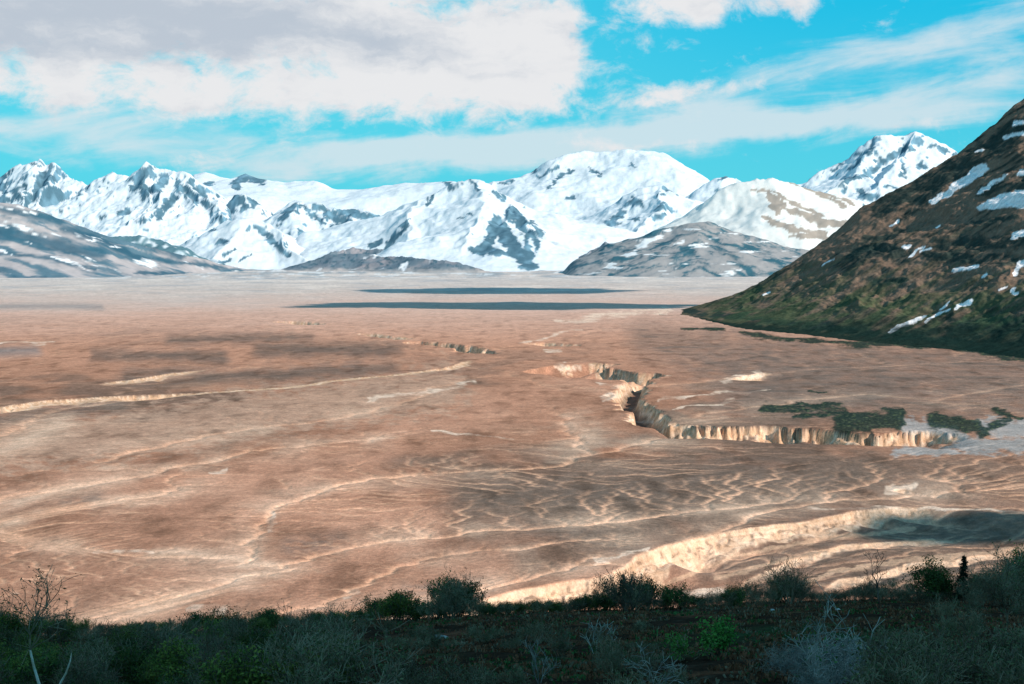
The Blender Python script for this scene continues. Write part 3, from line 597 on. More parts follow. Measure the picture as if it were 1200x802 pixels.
# ------------------------------------------------------------------ the big brown hillside on the right
def build_right_hill():
    crest = [(770, 375, 3700), (800, 366, 3720), (830, 357, 3740), (860, 346, 3760), (880, 338, 3780), (905, 322, 3800), (940, 300, 3830), (975, 272, 3860), (1005, 245, 3880), (1040, 226, 3900), (1070, 211, 3920), (1100, 190, 3940), (1130, 168, 3960), (1160, 145, 3980), (1182, 124, 4000), (1200, 112, 4000), (1260, 70, 4050), (1350, 20, 4100), (1500, -60, 4200), (1750, -120, 4300), (2100, -120, 4400)]
    foot = [(770, 368), (800, 369), (830, 375), (870, 383), (930, 390), (1000, 397), (1080, 404), (1130, 409), (1200, 419), (1300, 430), (1500, 450), (1750, 470), (2100, 480)]
    px = np.concatenate([np.arange(772, 1420, 1.0), np.arange(1424, 2100, 10)])
    cy = np.interp(px, [c[0] for c in crest], [c[1] for c in crest]); cY = np.interp(px, [c[0] for c in crest], [c[2] for c in crest])
    fy = np.interp(px, [c[0] for c in foot], [c[1] for c in foot])
    fY = np.array([gp(600, v)[1] for v in fy]) * .985
    fY = np.minimum(fY, cY - 10)
    cZ = np.array([at(600, a, b)[2] for a, b in zip(cy, cY)])
    ts = np.concatenate([np.linspace(-.06, 0, 8)[:-1], np.linspace(0, 1, 420), np.linspace(1, 2.2, 60)[1:]])
    Y = fY[None, :] + (cY - fY)[None, :] * ts[:, None]
    X = ((px - 600) / F / cph)[None, :] * Y
    T = np.repeat(ts[:, None], len(px), 1)
    prof = np.where(T < 1, .30 * T + .70 * T ** 1.25, 1 - .55 * (T - 1) ** 1.1)
    prof = np.where(T < 0, T * .6, prof)
    Z = cZ[None, :] * prof
    env = np.clip(Z / 60, 0, 1) * (.45 + .55 * np.clip(np.abs(1 - T) * 4, 0, 1))
    # gullies run down the fall line
    w = fbm(X / 260, Y / 260, 4, 501)
    g = ridged((X + 60 * w) / 190 + Y / 900, Y / 620, 5, 505, .55)
    Z = Z + env * (30 * (g - .6) + 12 * fbm(X / 60, Y / 90, 4, 511)) + np.clip(Z / 60, 0, 1) * 3.0 * fbm(X / 22, Y / 22, 3, 515)
    PX, PY = elev(X, Y, Z)
    f1 = fbm(X / 45, Y / 75, 4, 521); f2 = fbm(X / 200, Y / 300, 4, 525)
    # streaks parallel to the lower slope
    q = fbm((PX - PY * .8) / 90, (PY + PX * .62) / 10, 4, 531)
    q2 = fbm((PX - PY * .8) / 42, (PY + PX * .62) / 5, 4, 535)
    tan = np.array([.215, .140, .100]); olive = np.array([.135, .112, .072]); dk = np.array([.022, .038, .034])
    c = mixc(np.broadcast_to(tan, X.shape + (3,)).astype(np.float32), olive, sst(-.25, .25, .8 * q + .4 * f2 + (PY - 345) / 200))
    hi = sst(250, 130, PY)
    c = mixc(c, dk, sst(.08, .46, q2 * .8 + .5 * f2 + .2 * f1 + .14 * hi) * .85)  # darker towards the top: cloud shadow put into the hill colour
    wx = PX + 6 * f1 + 5 * f2; wy = PY + 4 * f1 + 3 * f2
    dks = paint(wx, wy, [([(1000, 300), (1040, 292), (1060, 300)], 9, 7), ([(1010, 285), (1060, 270)], 5, 5), ([(1100, 290), (1150, 285), (1200, 280)], 9, 8), ([(1090, 300), (1190, 305)], 7, 7), ([(1030, 245), (1110, 205), (1200, 150)], 11, 8), ([(1080, 240), (1100, 220)], 6, 6),
                           ([(1020, 330), (1060, 332)], 4, 4), ([(1150, 225), (1200, 215)], 6, 5), ([(870, 372), (930, 380), (1000, 388), (1100, 398), (1200, 412)], 5, 5), ([(805, 366), (850, 368), (880, 376)], 4, 3), ([(1130, 408), (1250, 415)], 9, 5), ([(1120, 385), (1230, 380)], 12, 10), ([(1140, 262), (1190, 255)], 4, 3)])
    c = mixc(c, dk * 1.25, dks * sst(-.5, .1, f1 + q2 + .25) * .9)
    grn = strokes(wx, wy, [([(860, 358), (960, 360), (1110, 365), (1220, 365)], 26, 22)])
    c = mixc(c, np.array([.055, .090, .045]), grn * sst(-.35, .2, q + f1) * .7)
    sn = paint(PX + .6 * (PY - 250), PY, [([(x + .6 * (y - 250), y) for x, y in p], w, fe) for p, w, fe in [([(1096, 235), (1118, 222), (1142, 200), (1150, 196)], 5, 2), ([(1122, 218), (1150, 201)], 6, 2), ([(1150, 224), (1160, 216), (1175, 208)], 3, 3), ([(1152, 242), (1175, 232), (1260, 222)], 6, 2), ([(1158, 241), (1260, 233)], 5, 2), ([(1180, 160), (1260, 150)], 3.5, 1.6), ([(1188, 145), (1260, 136)], 3, 1.5),
                            ([(1196, 203), (1260, 195)], 3, 2), ([(1188, 276), (1260, 268)], 3.5, 2), ([(1060, 290), (1066, 288)], 3, 2), ([(1066, 300), (1082, 290)], 1.6, 1.2), ([(1080, 296), (1090, 290)], 1.4, 1.2), ([(1118, 316), (1144, 313)], 2.6, 2), ([(1150, 324), (1154, 322)], 2, 1.5), ([(1190, 322), (1196, 308), (1240, 306)], 3.5, 2), ([(1170, 340), (1178, 338)], 1.8, 1.4),
                            ([(1187, 340), (1192, 344)], 2, 1.4), ([(1045, 387), (1060, 381), (1080, 374)], 3, 2), ([(1055, 383), (1084, 371)], 2.4, 1.4), ([(1086, 377), (1100, 368), (1110, 364)], 2, 1.4), ([(1104, 362), (1114, 352)], 1.2, 1), ([(1122, 360), (1136, 355)], 2.8, 1.5), ([(1097, 266), (1101, 264)], 1.6, 1.2), ([(1044, 264), (1050, 261)], 1.4, 1.2), ([(1146, 177), (1150, 176)], 1.8, 1.2), ([(896, 346), (902, 342)], 1.2, 1.2), ([(965, 310), (975, 306)], .9, 1.2)]], .5, 9, 5)
    c = mixc(c, np.array([.92, .86, .85]), sst(.25, .6, sn + .12 * f1) * .95)
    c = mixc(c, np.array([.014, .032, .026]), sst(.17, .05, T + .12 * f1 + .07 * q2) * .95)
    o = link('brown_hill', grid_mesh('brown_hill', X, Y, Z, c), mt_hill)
    tag(o, 'steep brown and dark green hillside with snow patches rising at the right', kind='structure')
build_right_hill()

# ================================================================== THE KNOLL THE VIEW IS TAKEN FROM
def knoll_z(X, Y):
    z = CZ - 2.0 - .2258 * np.clip(Y, -40, 62) - np.where(Y > 62, .30 * (Y - 62) + .00010 * (Y - 62) ** 2, 0)
    tilt = .045 * X - .00012 * X * X * sst(0, -40, X)
    z = z + tilt * sst(0, 40, Y) + .35 * fbm(X / 14, Y / 14, 4, 601) + .10 * fbm(X / 2.2, Y / 2.2, 4, 605)
    return z
def kz(x, y): return float(knoll_z(np.array([float(x)]), np.array([float(y)]))[0])
def on_knoll(px, py, tries=60):
    """where the sight line through a point of the picture meets the knoll"""
    d = ray(px, py); t = 8.0
    while t < 75:
        x, y, z = d[0] * t, d[1] * t, CZ + d[2] * t
        if z < kz(x, y): return (x, y, kz(x, y))
        t += .25
    return None
def build_knoll():
    Yr = np.concatenate([np.arange(-40, 10, 1.0), np.arange(10, 80, .16), np.arange(80, 520, 4.0)])
    u = np.concatenate([np.arange(-420, -45, 8.0), np.arange(-45, 45, .2), np.arange(45, 420, 8.0)])
    Y = np.repeat(Yr[:, None], len(u), 1); X = np.repeat(u[None, :], len(Yr), 0)
    Z = knoll_z(X, Y)
    Z = np.where(Y > 62, np.maximum(Z, -8), Z)
    f1 = fbm(X / 3.0, Y / 3.0, 4, 611); f2 = fbm(X / 11, Y / 16, 4, 615); f3 = fbm(X / .7, Y / .7, 3, 619)
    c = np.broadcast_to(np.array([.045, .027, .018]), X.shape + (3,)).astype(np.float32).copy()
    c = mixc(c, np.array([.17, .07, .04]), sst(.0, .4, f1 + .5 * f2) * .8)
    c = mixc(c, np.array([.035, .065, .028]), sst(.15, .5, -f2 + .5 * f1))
    c = mixc(c, np.array([.10, .085, .06]), sst(.25, .5, f3) * .5)
    return grid_mesh('knoll', X, Y, Z, c)
mt_knoll = terrain_mat('heath_soil', [(2.5, .4), (9.0, .4)], bump=.8, bscale=7.0, bdist=.12)
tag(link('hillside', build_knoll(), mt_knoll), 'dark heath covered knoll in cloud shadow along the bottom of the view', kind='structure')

# ---- materials of the plants
def plant_mat(name, c1, c2, sc=3.0):
    m, nt, b = new_mat(name)
    geo = nt.nodes.new('ShaderNodeNewGeometry'); oi = nt.nodes.new('ShaderNodeObjectInfo')
    n = nz(nt, sc, 3, .6, geo.outputs['Position'])
    f = mapr(nt, n.outputs['Fac'], .35, .65, 0, 1)
    c = mixrgb(nt, f, c1, c2)
    hs = nt.nodes.new('ShaderNodeHueSaturation'); nt.links.new(c, hs.inputs['Color'])
    nt.links.new(mapr(nt, oi.outputs['Random'], 0, 1, .72, 1.35, False), hs.inputs['Value'])
    nt.links.new(mapr(nt, oi.outputs['Random'], 0, 1, .485, .515, False), hs.inputs['Hue'])
    nt.links.new(hs.outputs[0], b.inputs['Base Color'])
    return m
M_TWIG = plant_mat('grey_twig', (.12, .095, .065), (.28, .225, .155))
M_DARKTWIG = plant_mat('dark_twig', (.06, .05, .04), (.15, .125, .095))
M_PALE = plant_mat('bleached_wood', (.16, .155, .14), (.40, .38, .33))
M_WHITE = plant_mat('white_bark', (.55, .50, .38), (.85, .82, .72), 6)
M_LEAF = plant_mat('willow_leaf', (.07, .11, .028), (.19, .22, .05), 2.2)
M_DLEAF = plant_mat('alder_leaf', (.035, .065, .024), (.10, .14, .04), 2.2)
M_BRIGHT = plant_mat('young_leaf', (.05, .15, .03), (.12, .26, .06), 3)
M_OLIVE = plant_mat('dull_leaf', (.08, .095, .05), (.15, .155, .075), 2)
M_NEEDLE = plant_mat('spruce_needle', (.010, .024, .018), (.022, .042, .026), 2)

def tube(V, Fc, p, q, r0, r1, n=3):
    d = (q - p); l = np.linalg.norm(d) + 1e-9; d = d / l
    a = np.cross(d, (0, 0, 1.0) if abs(d[2]) < .9 else (1.0, 0, 0)); a /= np.linalg.norm(a) + 1e-9; b = np.cross(d, a)
    k = len(V)
    for c, r in ((p, r0), (q, r1)):
        for i in range(n):
            t = 2 * math.pi * i / n
            V.append(tuple(c + r * (math.cos(t) * a + math.sin(t) * b)))
    for i in range(n):
        j = (i + 1) % n
        Fc.append((k + i, k + j, k + n + j, k + n + i))
def grow(V, Fc, tips, p, d, L, r, lev, rg, up=.25, wig=.28, nseg=4, kids=(3, 5), ratio=.62, minr=.0045, ang=.75):
    seg = L / nseg
    for i in range(nseg):
        d = d + np.array([rg.gauss(0, wig), rg.gauss(0, wig), rg.gauss(0, wig * .7) + up * .3]); d /= np.linalg.norm(d)
        q = p + d * seg; r1 = max(minr, r * (1 - .55 / nseg))
        tube(V, Fc, p, q, r, r1, 5 if r > .03 else 3)
        p = q; r = r1
        tips.append((p, d, lev))
        if lev > 0 and i > 0:
            for _ in range(rg.randint(*kids) if i == nseg - 1 else rg.randint(1, 2)):
                e = np.array([rg.gauss(0, 1), rg.gauss(0, 1), rg.gauss(0, .7)]); e /= np.linalg.norm(e)
                dd = d * (1 - ang * .5) + e * ang; dd[2] += up; dd /= np.linalg.norm(dd)
                grow(V, Fc, tips, p, dd, L * ratio * rg.uniform(.7, 1.15), max(minr, r * .6), lev - 1, rg, up, wig, max(2, nseg - 1), kids, ratio, minr, ang)
def leaf_cards(V, Fc, p, size, rg, n=1, spread=.04, tri=False):
    for _ in range(n):
        c = p + np.array([rg.gauss(0, spread), rg.gauss(0, spread), rg.gauss(0, spread)])
        a = np.array([rg.gauss(0, 1), rg.gauss(0, 1), rg.gauss(0, .8)]); a /= np.linalg.norm(a)
        b = np.cross(a, (rg.gauss(0, 1), rg.gauss(0, 1), rg.gauss(0, 1))); b /= np.linalg.norm(b) + 1e-9
        s = size * rg.uniform(.6, 1.3); k = len(V)
        V.extend([tuple(c - a * s), tuple(c + b * s * .42), tuple(c + a * s), tuple(c - b * s * .42)])
        Fc.append((k, k + 1, k + 2, k + 3))
def make_shrub(seed, h, stems, spread, lev, leaf, lsize, twig, leafm, up=.25, wig=.22, r=.022, name='willow_shrub', ratio=.6, kids=(2, 4), minr=.006, lspread=.05, nseg=4, levmax=1, ang=.75):
    rg = random.Random(seed)
    V, Fc, tips = [], [], []
    for s in range(stems):
        a = rg.uniform(0, 2 * math.pi); t = rg.uniform(.05, 1) * spread
        d = np.array([math.cos(a) * t, math.sin(a) * t, 1.0]); d /= np.linalg.norm(d)
        o_ = 0 if stems < 4 else .25
        p = np.array([math.cos(a) * rg.uniform(0, o_), math.sin(a) * rg.uniform(0, o_), -.06])
        grow(V, Fc, tips, p, d, h * rg.uniform(.42, .72), r * rg.uniform(.7, 1.1), lev, rg, up, wig, nseg, kids, ratio, minr, ang)
    top = max(v[2] for v in V); k = h / top
    V = [(x * k, y * k, z * k) for x, y, z in V]
    root = empty(name, (0, 0, 0))
    link('branch', raw_mesh('branch', V, Fc), twig, root)
    if leaf:
        LV, LF = [], []
        for p, d, l in tips:
            if l > levmax: continue
            if rg.random() < min(1, leaf): leaf_cards(LV, LF, p * k, lsize, rg, max(1, int(leaf)), lspread)
        link('foliage', raw_mesh('foliage', LV, LF), leafm, root)
    return root
PROTO_USED = set()
def place(proto, loc, rz, scale, label, cat, group=None, name=None, sz=None):
    """first use moves the proto itself, later ones are copies of it and of its parts"""
    if proto.name in PROTO_USED:
        o = proto.copy(); C.objects.link(o)
        for ch in proto.children:
            c = ch.copy(); C.objects.link(c); c.parent = o
    else:
        PROTO_USED.add(proto.name); o = proto
    o.location = loc; o.rotation_euler = (0, 0, rz); o.scale = (scale, scale, sz or scale)
    for k in ('label', 'category', 'group'):
        if k in o: del o[k]
    tag(o, label, cat, group)
    return o
BARE = [make_shrub(100 + i, 1.6, 13, .6, 2, 1.0, .032, M_TWIG, M_OLIVE, minr=.007) for i in range(4)]
GREEN = [make_shrub(200 + i, 1.3, 13, .75, 2, 3.2, .040, M_DARKTWIG, M_LEAF, name='alder_shrub', lspread=.07) for i in range(3)]
DARK = [make_shrub(300 + i, 1.2, 13, .8, 2, 3.4, .042, M_DARKTWIG, M_DLEAF, name='alder_shrub', lspread=.08) for i in range(2)]
LOW = [make_shrub(400 + i, .7, 14, 1.1, 2, 1.0, .024, M_TWIG, M_OLIVE, name='dwarf_willow', minr=.005, r=.012, lspread=.05) for i in range(3)]
TANG = [make_shrub(500 + i, .8, 20, 1.4, 2, 0, .02, M_PALE, M_OLIVE, up=-.06, wig=.24, r=.010, name='dead_shrub', minr=.0038, ang=.8, nseg=5) for i in range(2)]

BX, BY, _ = on_knoll(56, 838)
def hides_birch(P): return P[1] < BY + .6 and abs(P[0] / P[1] - BX / BY) < .030
def crest_point(px, back=0.0):
    Y = 61.0 + back; x = (px - 600) / F * (Y / cph)
    return (x, Y, kz(x, Y))
def px_size(Y): return F / Y
# envelope of the shrub tops along the crest, as seen from the view point
ENV = [(-60, 722), (0, 724), (40, 722), (90, 728), (110, 746), (150, 751), (200, 742), (240, 729), (300, 732), (340, 728), (400, 733), (440, 715), (480, 708), (520, 692), (545, 696), (565, 706), (640, 707), (690, 692), (740, 686), (780, 700), (830, 704), (862, 690), (900, 694), (925, 680), (960, 700), (1000, 694), (1040, 690), (1060, 700), (1130, 694), (1150, 672), (1180, 655), (1260, 650)]
rs = random.Random(5)
def top_at(px): return float(np.interp(px, [e[0] for e in ENV], [e[1] for e in ENV]))
def fit_height(P, py_top):      # plant height that brings its top to a sight line
    d = ray(600, py_top); z = CZ + d[2] / d[1] * P[1]
    return z - P[2]
NC = 290
for i in range(NC):
    px = -70 + 1340 * (i + rs.random()) / NC
    P = crest_point(px, rs.uniform(-13, 2.0) if px < 440 or px > 1140 else rs.uniform(-5, 2.5))
    h = fit_height(P, top_at(px) - 5 + (rs.choice((2, 6, 9, 14)) if 555 < px < 700 else rs.choice((-13, -6, 0, 3, 7, 12, 17))))
    h = min(max(h, .6), 3.6)
    if px < 200: pr, lb, g = rs.choice((BARE + BARE + GREEN)), 'thin grey-green shrub in the thicket at the left end of the crest', 'shrubs at the left end of the crest'
    elif px < 440: pr, lb, g = rs.choice((GREEN + DARK + BARE)), 'dark green bushy shrub in the hedge-like left half of the crest', 'green shrubs on the left half of the crest'
    elif px < 560: pr, lb, g = rs.choice((BARE + BARE + GREEN + DARK)), 'twiggy shrub beneath the tall airy bush left of the middle of the crest', 'twiggy shrubs under the tall bush'
    elif px < 690: pr, lb, g = rs.choice((DARK + GREEN + LOW)), 'low dark green shrub in front of the bright pale cliff', 'low shrubs in front of the cliff'
    elif px < 960: pr, lb, g = rs.choice((BARE + BARE + DARK)), 'grey twiggy shrub on the crest right of the cliff foot', 'grey shrubs on the crest right of the middle'
    elif px < 1130: pr, lb, g = rs.choice((BARE + BARE + BARE + DARK)), 'thin leafless grey shrub on the crest near the dark evergreen bush', 'leafless shrubs near the evergreen bush'
    else: pr, lb, g = rs.choice((BARE + BARE + BARE + GREEN)), 'tall leafless blue-grey shrub at the right end of the crest', 'tall leafless shrubs at the right end'
    base = 1.6 if pr in BARE else 1.3 if pr in GREEN else 1.2 if pr in DARK else .7
    s = h / base
    if pr in BARE or h < 1.5: place(pr, P, rs.uniform(0, 6.28), min(max(s, .5), 1.9), lb, 'shrub', g, sz=s)
    else: place(pr, P, rs.uniform(0, 6.28), s * .8, lb, 'shrub', g, sz=s)
def scatter(n, x0, x1, y0, y1, protos, smin, smax, label, group, cat='shrub'):
    for i in range(n):
        P = None
        while P is None or hides_birch(P): P = on_knoll(rs.uniform(x0, x1), rs.uniform(y0, y1))
        place(rs.choice(protos), P, rs.uniform(0, 6.28), rs.uniform(smin, smax), label, cat, group)
scatter(120, -40, 430, 755, 850, BARE + LOW + LOW + GREEN + DARK, .45, .9, 'knee-high grey-green shrub in the thicket at the lower left', 'low shrubs at the lower left')
scatter(16, 400, 620, 742, 765, LOW, .4, .8, 'small blue-grey dwarf willow on the dark heath left of the middle', 'dwarf willows left of the middle')
scatter(12, 620, 780, 738, 800, LOW + BARE, .3, .6, 'sprawling twiggy shrub on the dark heath in the bottom middle', 'twiggy shrubs in the bottom middle')
scatter(24, 1010, 1230, 722, 850, LOW + BARE, .4, .75, 'tangled grey shrub on the dark ground at the lower right', 'tangled shrubs at the lower right')
scatter(14, 1040, 1230, 765, 850, LOW, .9, 1.4, 'dense blue-grey dwarf willow in the bottom right corner', 'dwarf willows in the bottom right corner')
scatter(10, 440, 800, 790, 860, LOW, .5, .9, 'half-hidden dwarf willow along the bottom edge', 'dwarf willows along the bottom edge')
scatter(8, 905, 1000, 780, 840, TANG, .6, .95, 'arching bleached dead shrub in the pale tangle right of the bottom middle', 'bleached dead shrubs in the pale tangle', 'dead shrub')

# ---- plants that stand out
def single(px, py, root, rz=0, s=1, label='', cat='shrub', sz=None, crest=None):
    P = crest_point(px, crest) if crest is not None else on_knoll(px, py)
    return place(root, P, rz, s, label, cat, None, sz=sz)
tall = make_shrub(701, 2.6, 12, .42, 3, 1.0, .026, M_TWIG, M_OLIVE, minr=.007, r=.03, ratio=.55, kids=(2, 3))
single(530, 0, tall, .4, .9, 'tallest airy grey-green bush rising above the crest left of the middle', crest=-3)
b2 = make_shrub(702, 1.8, 13, .85, 2, .8, .028, M_DARKTWIG, M_OLIVE, minr=.008, r=.028)
single(738, 0, b2, .4, 1.05, 'wide round twiggy bush standing before the pale cliff wall', crest=-5)
b3 = make_shrub(703, 2.2, 7, .45, 2, .9, .035, M_TWIG, M_DLEAF, minr=.008, r=.032)
single(928, 0, b3, .9, 1.0, 'upright dark bush with a pale lower stem, right of the middle of the crest', crest=-4)
b4 = make_shrub(704, 2.1, 1, .2, 3, .4, .025, M_DARKTWIG, M_OLIVE, minr=.008, r=.04, name='sapling', ratio=.55, kids=(2, 3))
single(1036, 0, b4, 0, .95, 'small bare sapling with one thin stem left of the evergreen bush', 'sapling', crest=-6)
ev = make_shrub(705, 1.7, 16, .9, 2, 5.0, .05, M_DARKTWIG, M_DLEAF, name='evergreen_bush', lspread=.12, kids=(3, 4))
single(1096, 0, ev, 0, 1.05, 'broad dense dark evergreen bush left of the little spruce', 'bush', crest=-4)
gr_ = make_shrub(706, .95, 9, .8, 2, 3.0, .045, M_DARKTWIG, M_BRIGHT, name='alder_shrub', lspread=.06, levmax=0)
single(845, 768, gr_, 0, .95, 'bright fresh green leafy shrub right of the bottom middle')
gr2 = make_shrub(707, .7, 7, .9, 2, 2.0, .04, M_TWIG, M_BRIGHT, name='alder_shrub', lspread=.05, levmax=0)
single(800, 775, gr2, 2, .8, 'smaller bright green shrub at the left of the brightest one')
dd = make_shrub(708, 1.1, 7, .8, 2, .2, .03, M_PALE, M_BRIGHT, up=.1, wig=.3, r=.013, name='dead_shrub', minr=.0045)
single(958, 812, dd, 1, 1.0, 'upright bleached dead shrub with curling twigs in the pale tangle', 'dead shrub')
d2 = make_shrub(709, 1.5, 1, .2, 2, 0, .03, M_PALE, M_BRIGHT, r=.014, name='dead_sapling', minr=.005, kids=(2, 3))
single(1016, 806, d2, 1, .95, 'thin pale dead sapling standing right of the pale tangle', 'dead sapling')
d3 = make_shrub(710, 1.0, 4, .5, 2, 0, .03, M_PALE, M_BRIGHT, r=.012, name='dead_sapling', minr=.0045, kids=(1, 2))
single(700, 768, d3, 1, 1.0, 'pale forked dead stems standing in dark scrub at the bottom middle', 'dead sapling')
d4 = make_shrub(711, .9, 3, .5, 2, 0, .03, M_PALE, M_BRIGHT, r=.012, name='dead_sapling', minr=.0045, kids=(1, 2))
single(632, 806, d4, 2, 1.0, 'crooked pale dead stem near the bottom edge left of the middle', 'dead sapling')
d5 = make_shrub(712, 2.0, 3, .5, 3, .2, .03, M_TWIG, M_OLIVE, r=.03, name='dead_sapling', minr=.007, kids=(2, 3), ratio=.55)
single(1180, 735, d5, 2, 1.0, 'grey bare sapling with a pale trunk below the right end of the crest', 'sapling')
d6 = make_shrub(713, 1.0, 5, .8, 2, .2, .03, M_PALE, M_OLIVE, r=.012, name='dead_shrub', minr=.0045, up=0)
single(775, 815, d6, 2, .7, 'pale dead twigs poking up from the bottom edge beneath the green shrub', 'dead shrub')
def birch():
    """two white trunks leaning apart from one foot, the left one carrying a thin crown"""
    root = empty('birch_sapling', (0, 0, 0)); rg = random.Random(31)
    V, Fc, tips = [], [], []; V2, F2 = [], []
    def run(pts, r0, r1):
        n = len(pts)
        for i in range(n - 1):
            a = r0 + (r1 - r0) * i / (n - 1); b = r0 + (r1 - r0) * (i + 1) / (n - 1)
            tube(V, Fc, np.array(pts[i]), np.array(pts[i + 1]), a, b, 6)
    L = [(0, 0, -.1), (-.06, 0, .25), (-.14, .02, .50), (-.22, .02, .80), (-.26, .0, 1.05), (-.25, -.02, 1.30), (-.15, 0, 1.55), (0.0, .02, 1.72)]
    Rr = [(0, 0, -.1), (.06, .02, .2), (.16, .03, .42), (.30, .0, .66), (.38, -.02, .86), (.40, 0, 1.0)]
    run(L[:5], .030, .016); run(Rr, .030, .007)
    link('trunk', raw_mesh('trunk', V, Fc, True), M_WHITE, root)
    for i in range(4, 7): tube(V2, F2, np.array(L[i]) - (0, 0, .004), np.array(L[i + 1]), .016 - .003 * (i - 4), .013 - .003 * (i - 4), 6)
    for p in L[4:]:
        for _ in range(5):
            d = np.array([rg.gauss(0, 1), rg.gauss(0, .6), rg.uniform(.2, 1)]); d /= np.linalg.norm(d)
            grow(V2, F2, tips, np.array(p), d, .5, .010, 1, rg, .2, .25, 3, (2, 3), .6, .004)
    link('branch', raw_mesh('branch', V2, F2), M_TWIG, root)
    LV, LF = [], []
    for p, d, l in tips:
        if rg.random() < .6: leaf_cards(LV, LF, p, .028, rg, 2, .05)
    link('foliage', raw_mesh('foliage', LV, LF), M_OLIVE, root)
    return root
bi = birch()
P = on_knoll(56, 838)
place(bi, P, 0, 1.0, 'birch sapling with two white trunks forking apart in the bottom left corner', 'birch')
def spruce(h, seed):
    root = empty('spruce_tree', (0, 0, 0)); rg = random.Random(seed)
    V, Fc = [], []; tube(V, Fc, np.array([0, 0, -.1]), np.array([0, 0, h]), .05, .008, 6)
    link('trunk', raw_mesh('trunk', V, Fc, True), M_DARKTWIG, root)
    V, Fc = [], []; LV, LF = [], []
    tube(V, Fc, np.array([0, 0, .15]), np.array([0, 0, h - .1]), .006, .004)
    z = .22
    while z < h - .04:
        rad = .50 * (1 - z / h) ** .8 * (1 + rg.uniform(-.2, .2)) + .05
        for k in range(8):
            a = rg.uniform(0, 6.28); r_ = rad * rg.uniform(.6, 1.1)
            p = np.array([0, 0, z]); q = np.array([math.cos(a) * r_, math.sin(a) * r_, z - .18 * r_ + rg.uniform(-.03, .03)])
            tube(V, Fc, p, q, .008, .004)
            for t in np.linspace(.15, 1.05, 9):
                leaf_cards(LV, LF, p + (q - p) * t, .05, rg, 3, .025)
        z += .11
    for t in np.linspace(0, 1, 8): leaf_cards(LV, LF, np.array([0, 0, h - .25 + .27 * t]), .035, rg, 3, .015)
    link('branch', raw_mesh('branch', V, Fc), M_DARKTWIG, root)
    link('needles', raw_mesh('needles', LV, LF), M_NEEDLE, root)
    return root
P = crest_point(1135, -5)
place(spruce(2.3, 8), P, 0, fit_height(P, 651) / 2.3, 'small dark pointed spruce standing above the shrubs at the right', 'spruce')

# ---- pale stones on the heath
def stone(seed, sx, sy, sz):
    n, m_ = 14, 20
    th = np.linspace(0, math.pi, n)[:, None]; ph = np.linspace(0, 2 * math.pi, m_)[None, :]
    x = np.sin(th) * np.cos(ph); y = np.sin(th) * np.sin(ph); z = np.cos(th) * np.ones_like(ph)
    r = 1 + .3 * fbm(x * 1.6 + z + seed, y * 1.6 - z, 3, seed); r[:, -1] = r[:, 0]
    return grid_mesh('stone', sx * x * r, sy * y * r, sz * z * r)
M_STONE = plant_mat('pale_stone', (.30, .30, .28), (.55, .54, .50), 9)
for i, (px, py, s, lb) in enumerate(((514, 749, (.30, .2, .08), 'flat pale stone below the tall airy bush'), (905, 717, (.09, .08, .07), 'small pale stone by the upright dark bush'), (982, 717, (.10, .08, .07), 'tiny pale stone on the heath left of the bare sapling'))):
    P = on_knoll(px, py); o = link('stone', stone(50 + i, *s), M_STONE); o.location = (P[0], P[1], P[2] + s[2] * .4); tag(o, lb, 'stone')

# ---- heath cover: cannot be counted
def heath():
    n = 60000; r = np.random.RandomState(4)
    Y = 14 + 52 * r.rand(n) ** .8; X = (r.rand(n) - .5) * 2 * .43 * Y * 1.05
    keep = fbm(X / 2.5, Y / 2.5, 3, 701) > -.12 + r.rand(n) * .1; X = X[keep]; Y = Y[keep]; n = len(X)
    Z = knoll_z(X, Y)
    V = np.zeros((n, 3, 4, 3)); col = np.zeros((n, 3, 4, 3), np.float32)
    hgt = .04 + .07 * r.rand(n) ** 2; mat_ = fbm(X / 3, Y / 5, 4, 705) + .35 * r.randn(n)
    c = np.where((mat_ > .42)[:, None], np.array([.030, .065, .022]), np.where((mat_ < -.35)[:, None], np.array([.09, .075, .05]), np.array([.10, .046, .026])))
    c = c * 1.9 * (.5 + r.rand(n)[:, None])
    for b in range(3):
        a = r.rand(n) * 6.28; w = .02 + .03 * r.rand(n); lean = hgt * (r.rand(n) - .2) * 1.4
        ca, sa = np.cos(a), np.sin(a); la = r.rand(n) * 6.28
        ox = X + r.randn(n) * .04; oy = Y + r.randn(n) * .04
        tx = ox + lean * np.cos(la); ty = oy + lean * np.sin(la)
        V[:, b, 0] = np.stack([ox - ca * w * .5, oy - sa * w * .5, Z - .02], -1); V[:, b, 1] = np.stack([ox + ca * w * .5, oy + sa * w * .5, Z - .02], -1)
        V[:, b, 2] = np.stack([tx + ca * w * .6, ty + sa * w * .6, Z + hgt], -1); V[:, b, 3] = np.stack([tx - ca * w * .6, ty - sa * w * .6, Z + hgt * .9], -1)
        col[:, b] = c[:, None, :]
    V = V.reshape(-1, 3); k = len(V) // 4
    me = bpy.data.meshes.new('heath'); me.vertices.add(len(V)); me.vertices.foreach_set('co', V.astype(np.float32).ravel())
    me.loops.add(k * 4); me.loops.foreach_set('vertex_index', np.arange(k * 4, dtype=np.int32))
    me.polygons.add(k); me.polygons.foreach_set('loop_start', (np.arange(k) * 4).astype(np.int32)); me.update(calc_edges=True)
    a = me.color_attributes.new('Col', 'FLOAT_COLOR', 'POINT'); c4 = np.ones((len(V), 4), np.float32); c4[:, :3] = col.reshape(-1, 3)
    a.data.foreach_set('color', c4.ravel()); return me
tag(link('heath', heath(), terrain_mat('heath_leaf', [(5, .3)])), 'low brown and dark green heath covering the knoll between the shrubs', 'heath', kind='stuff')

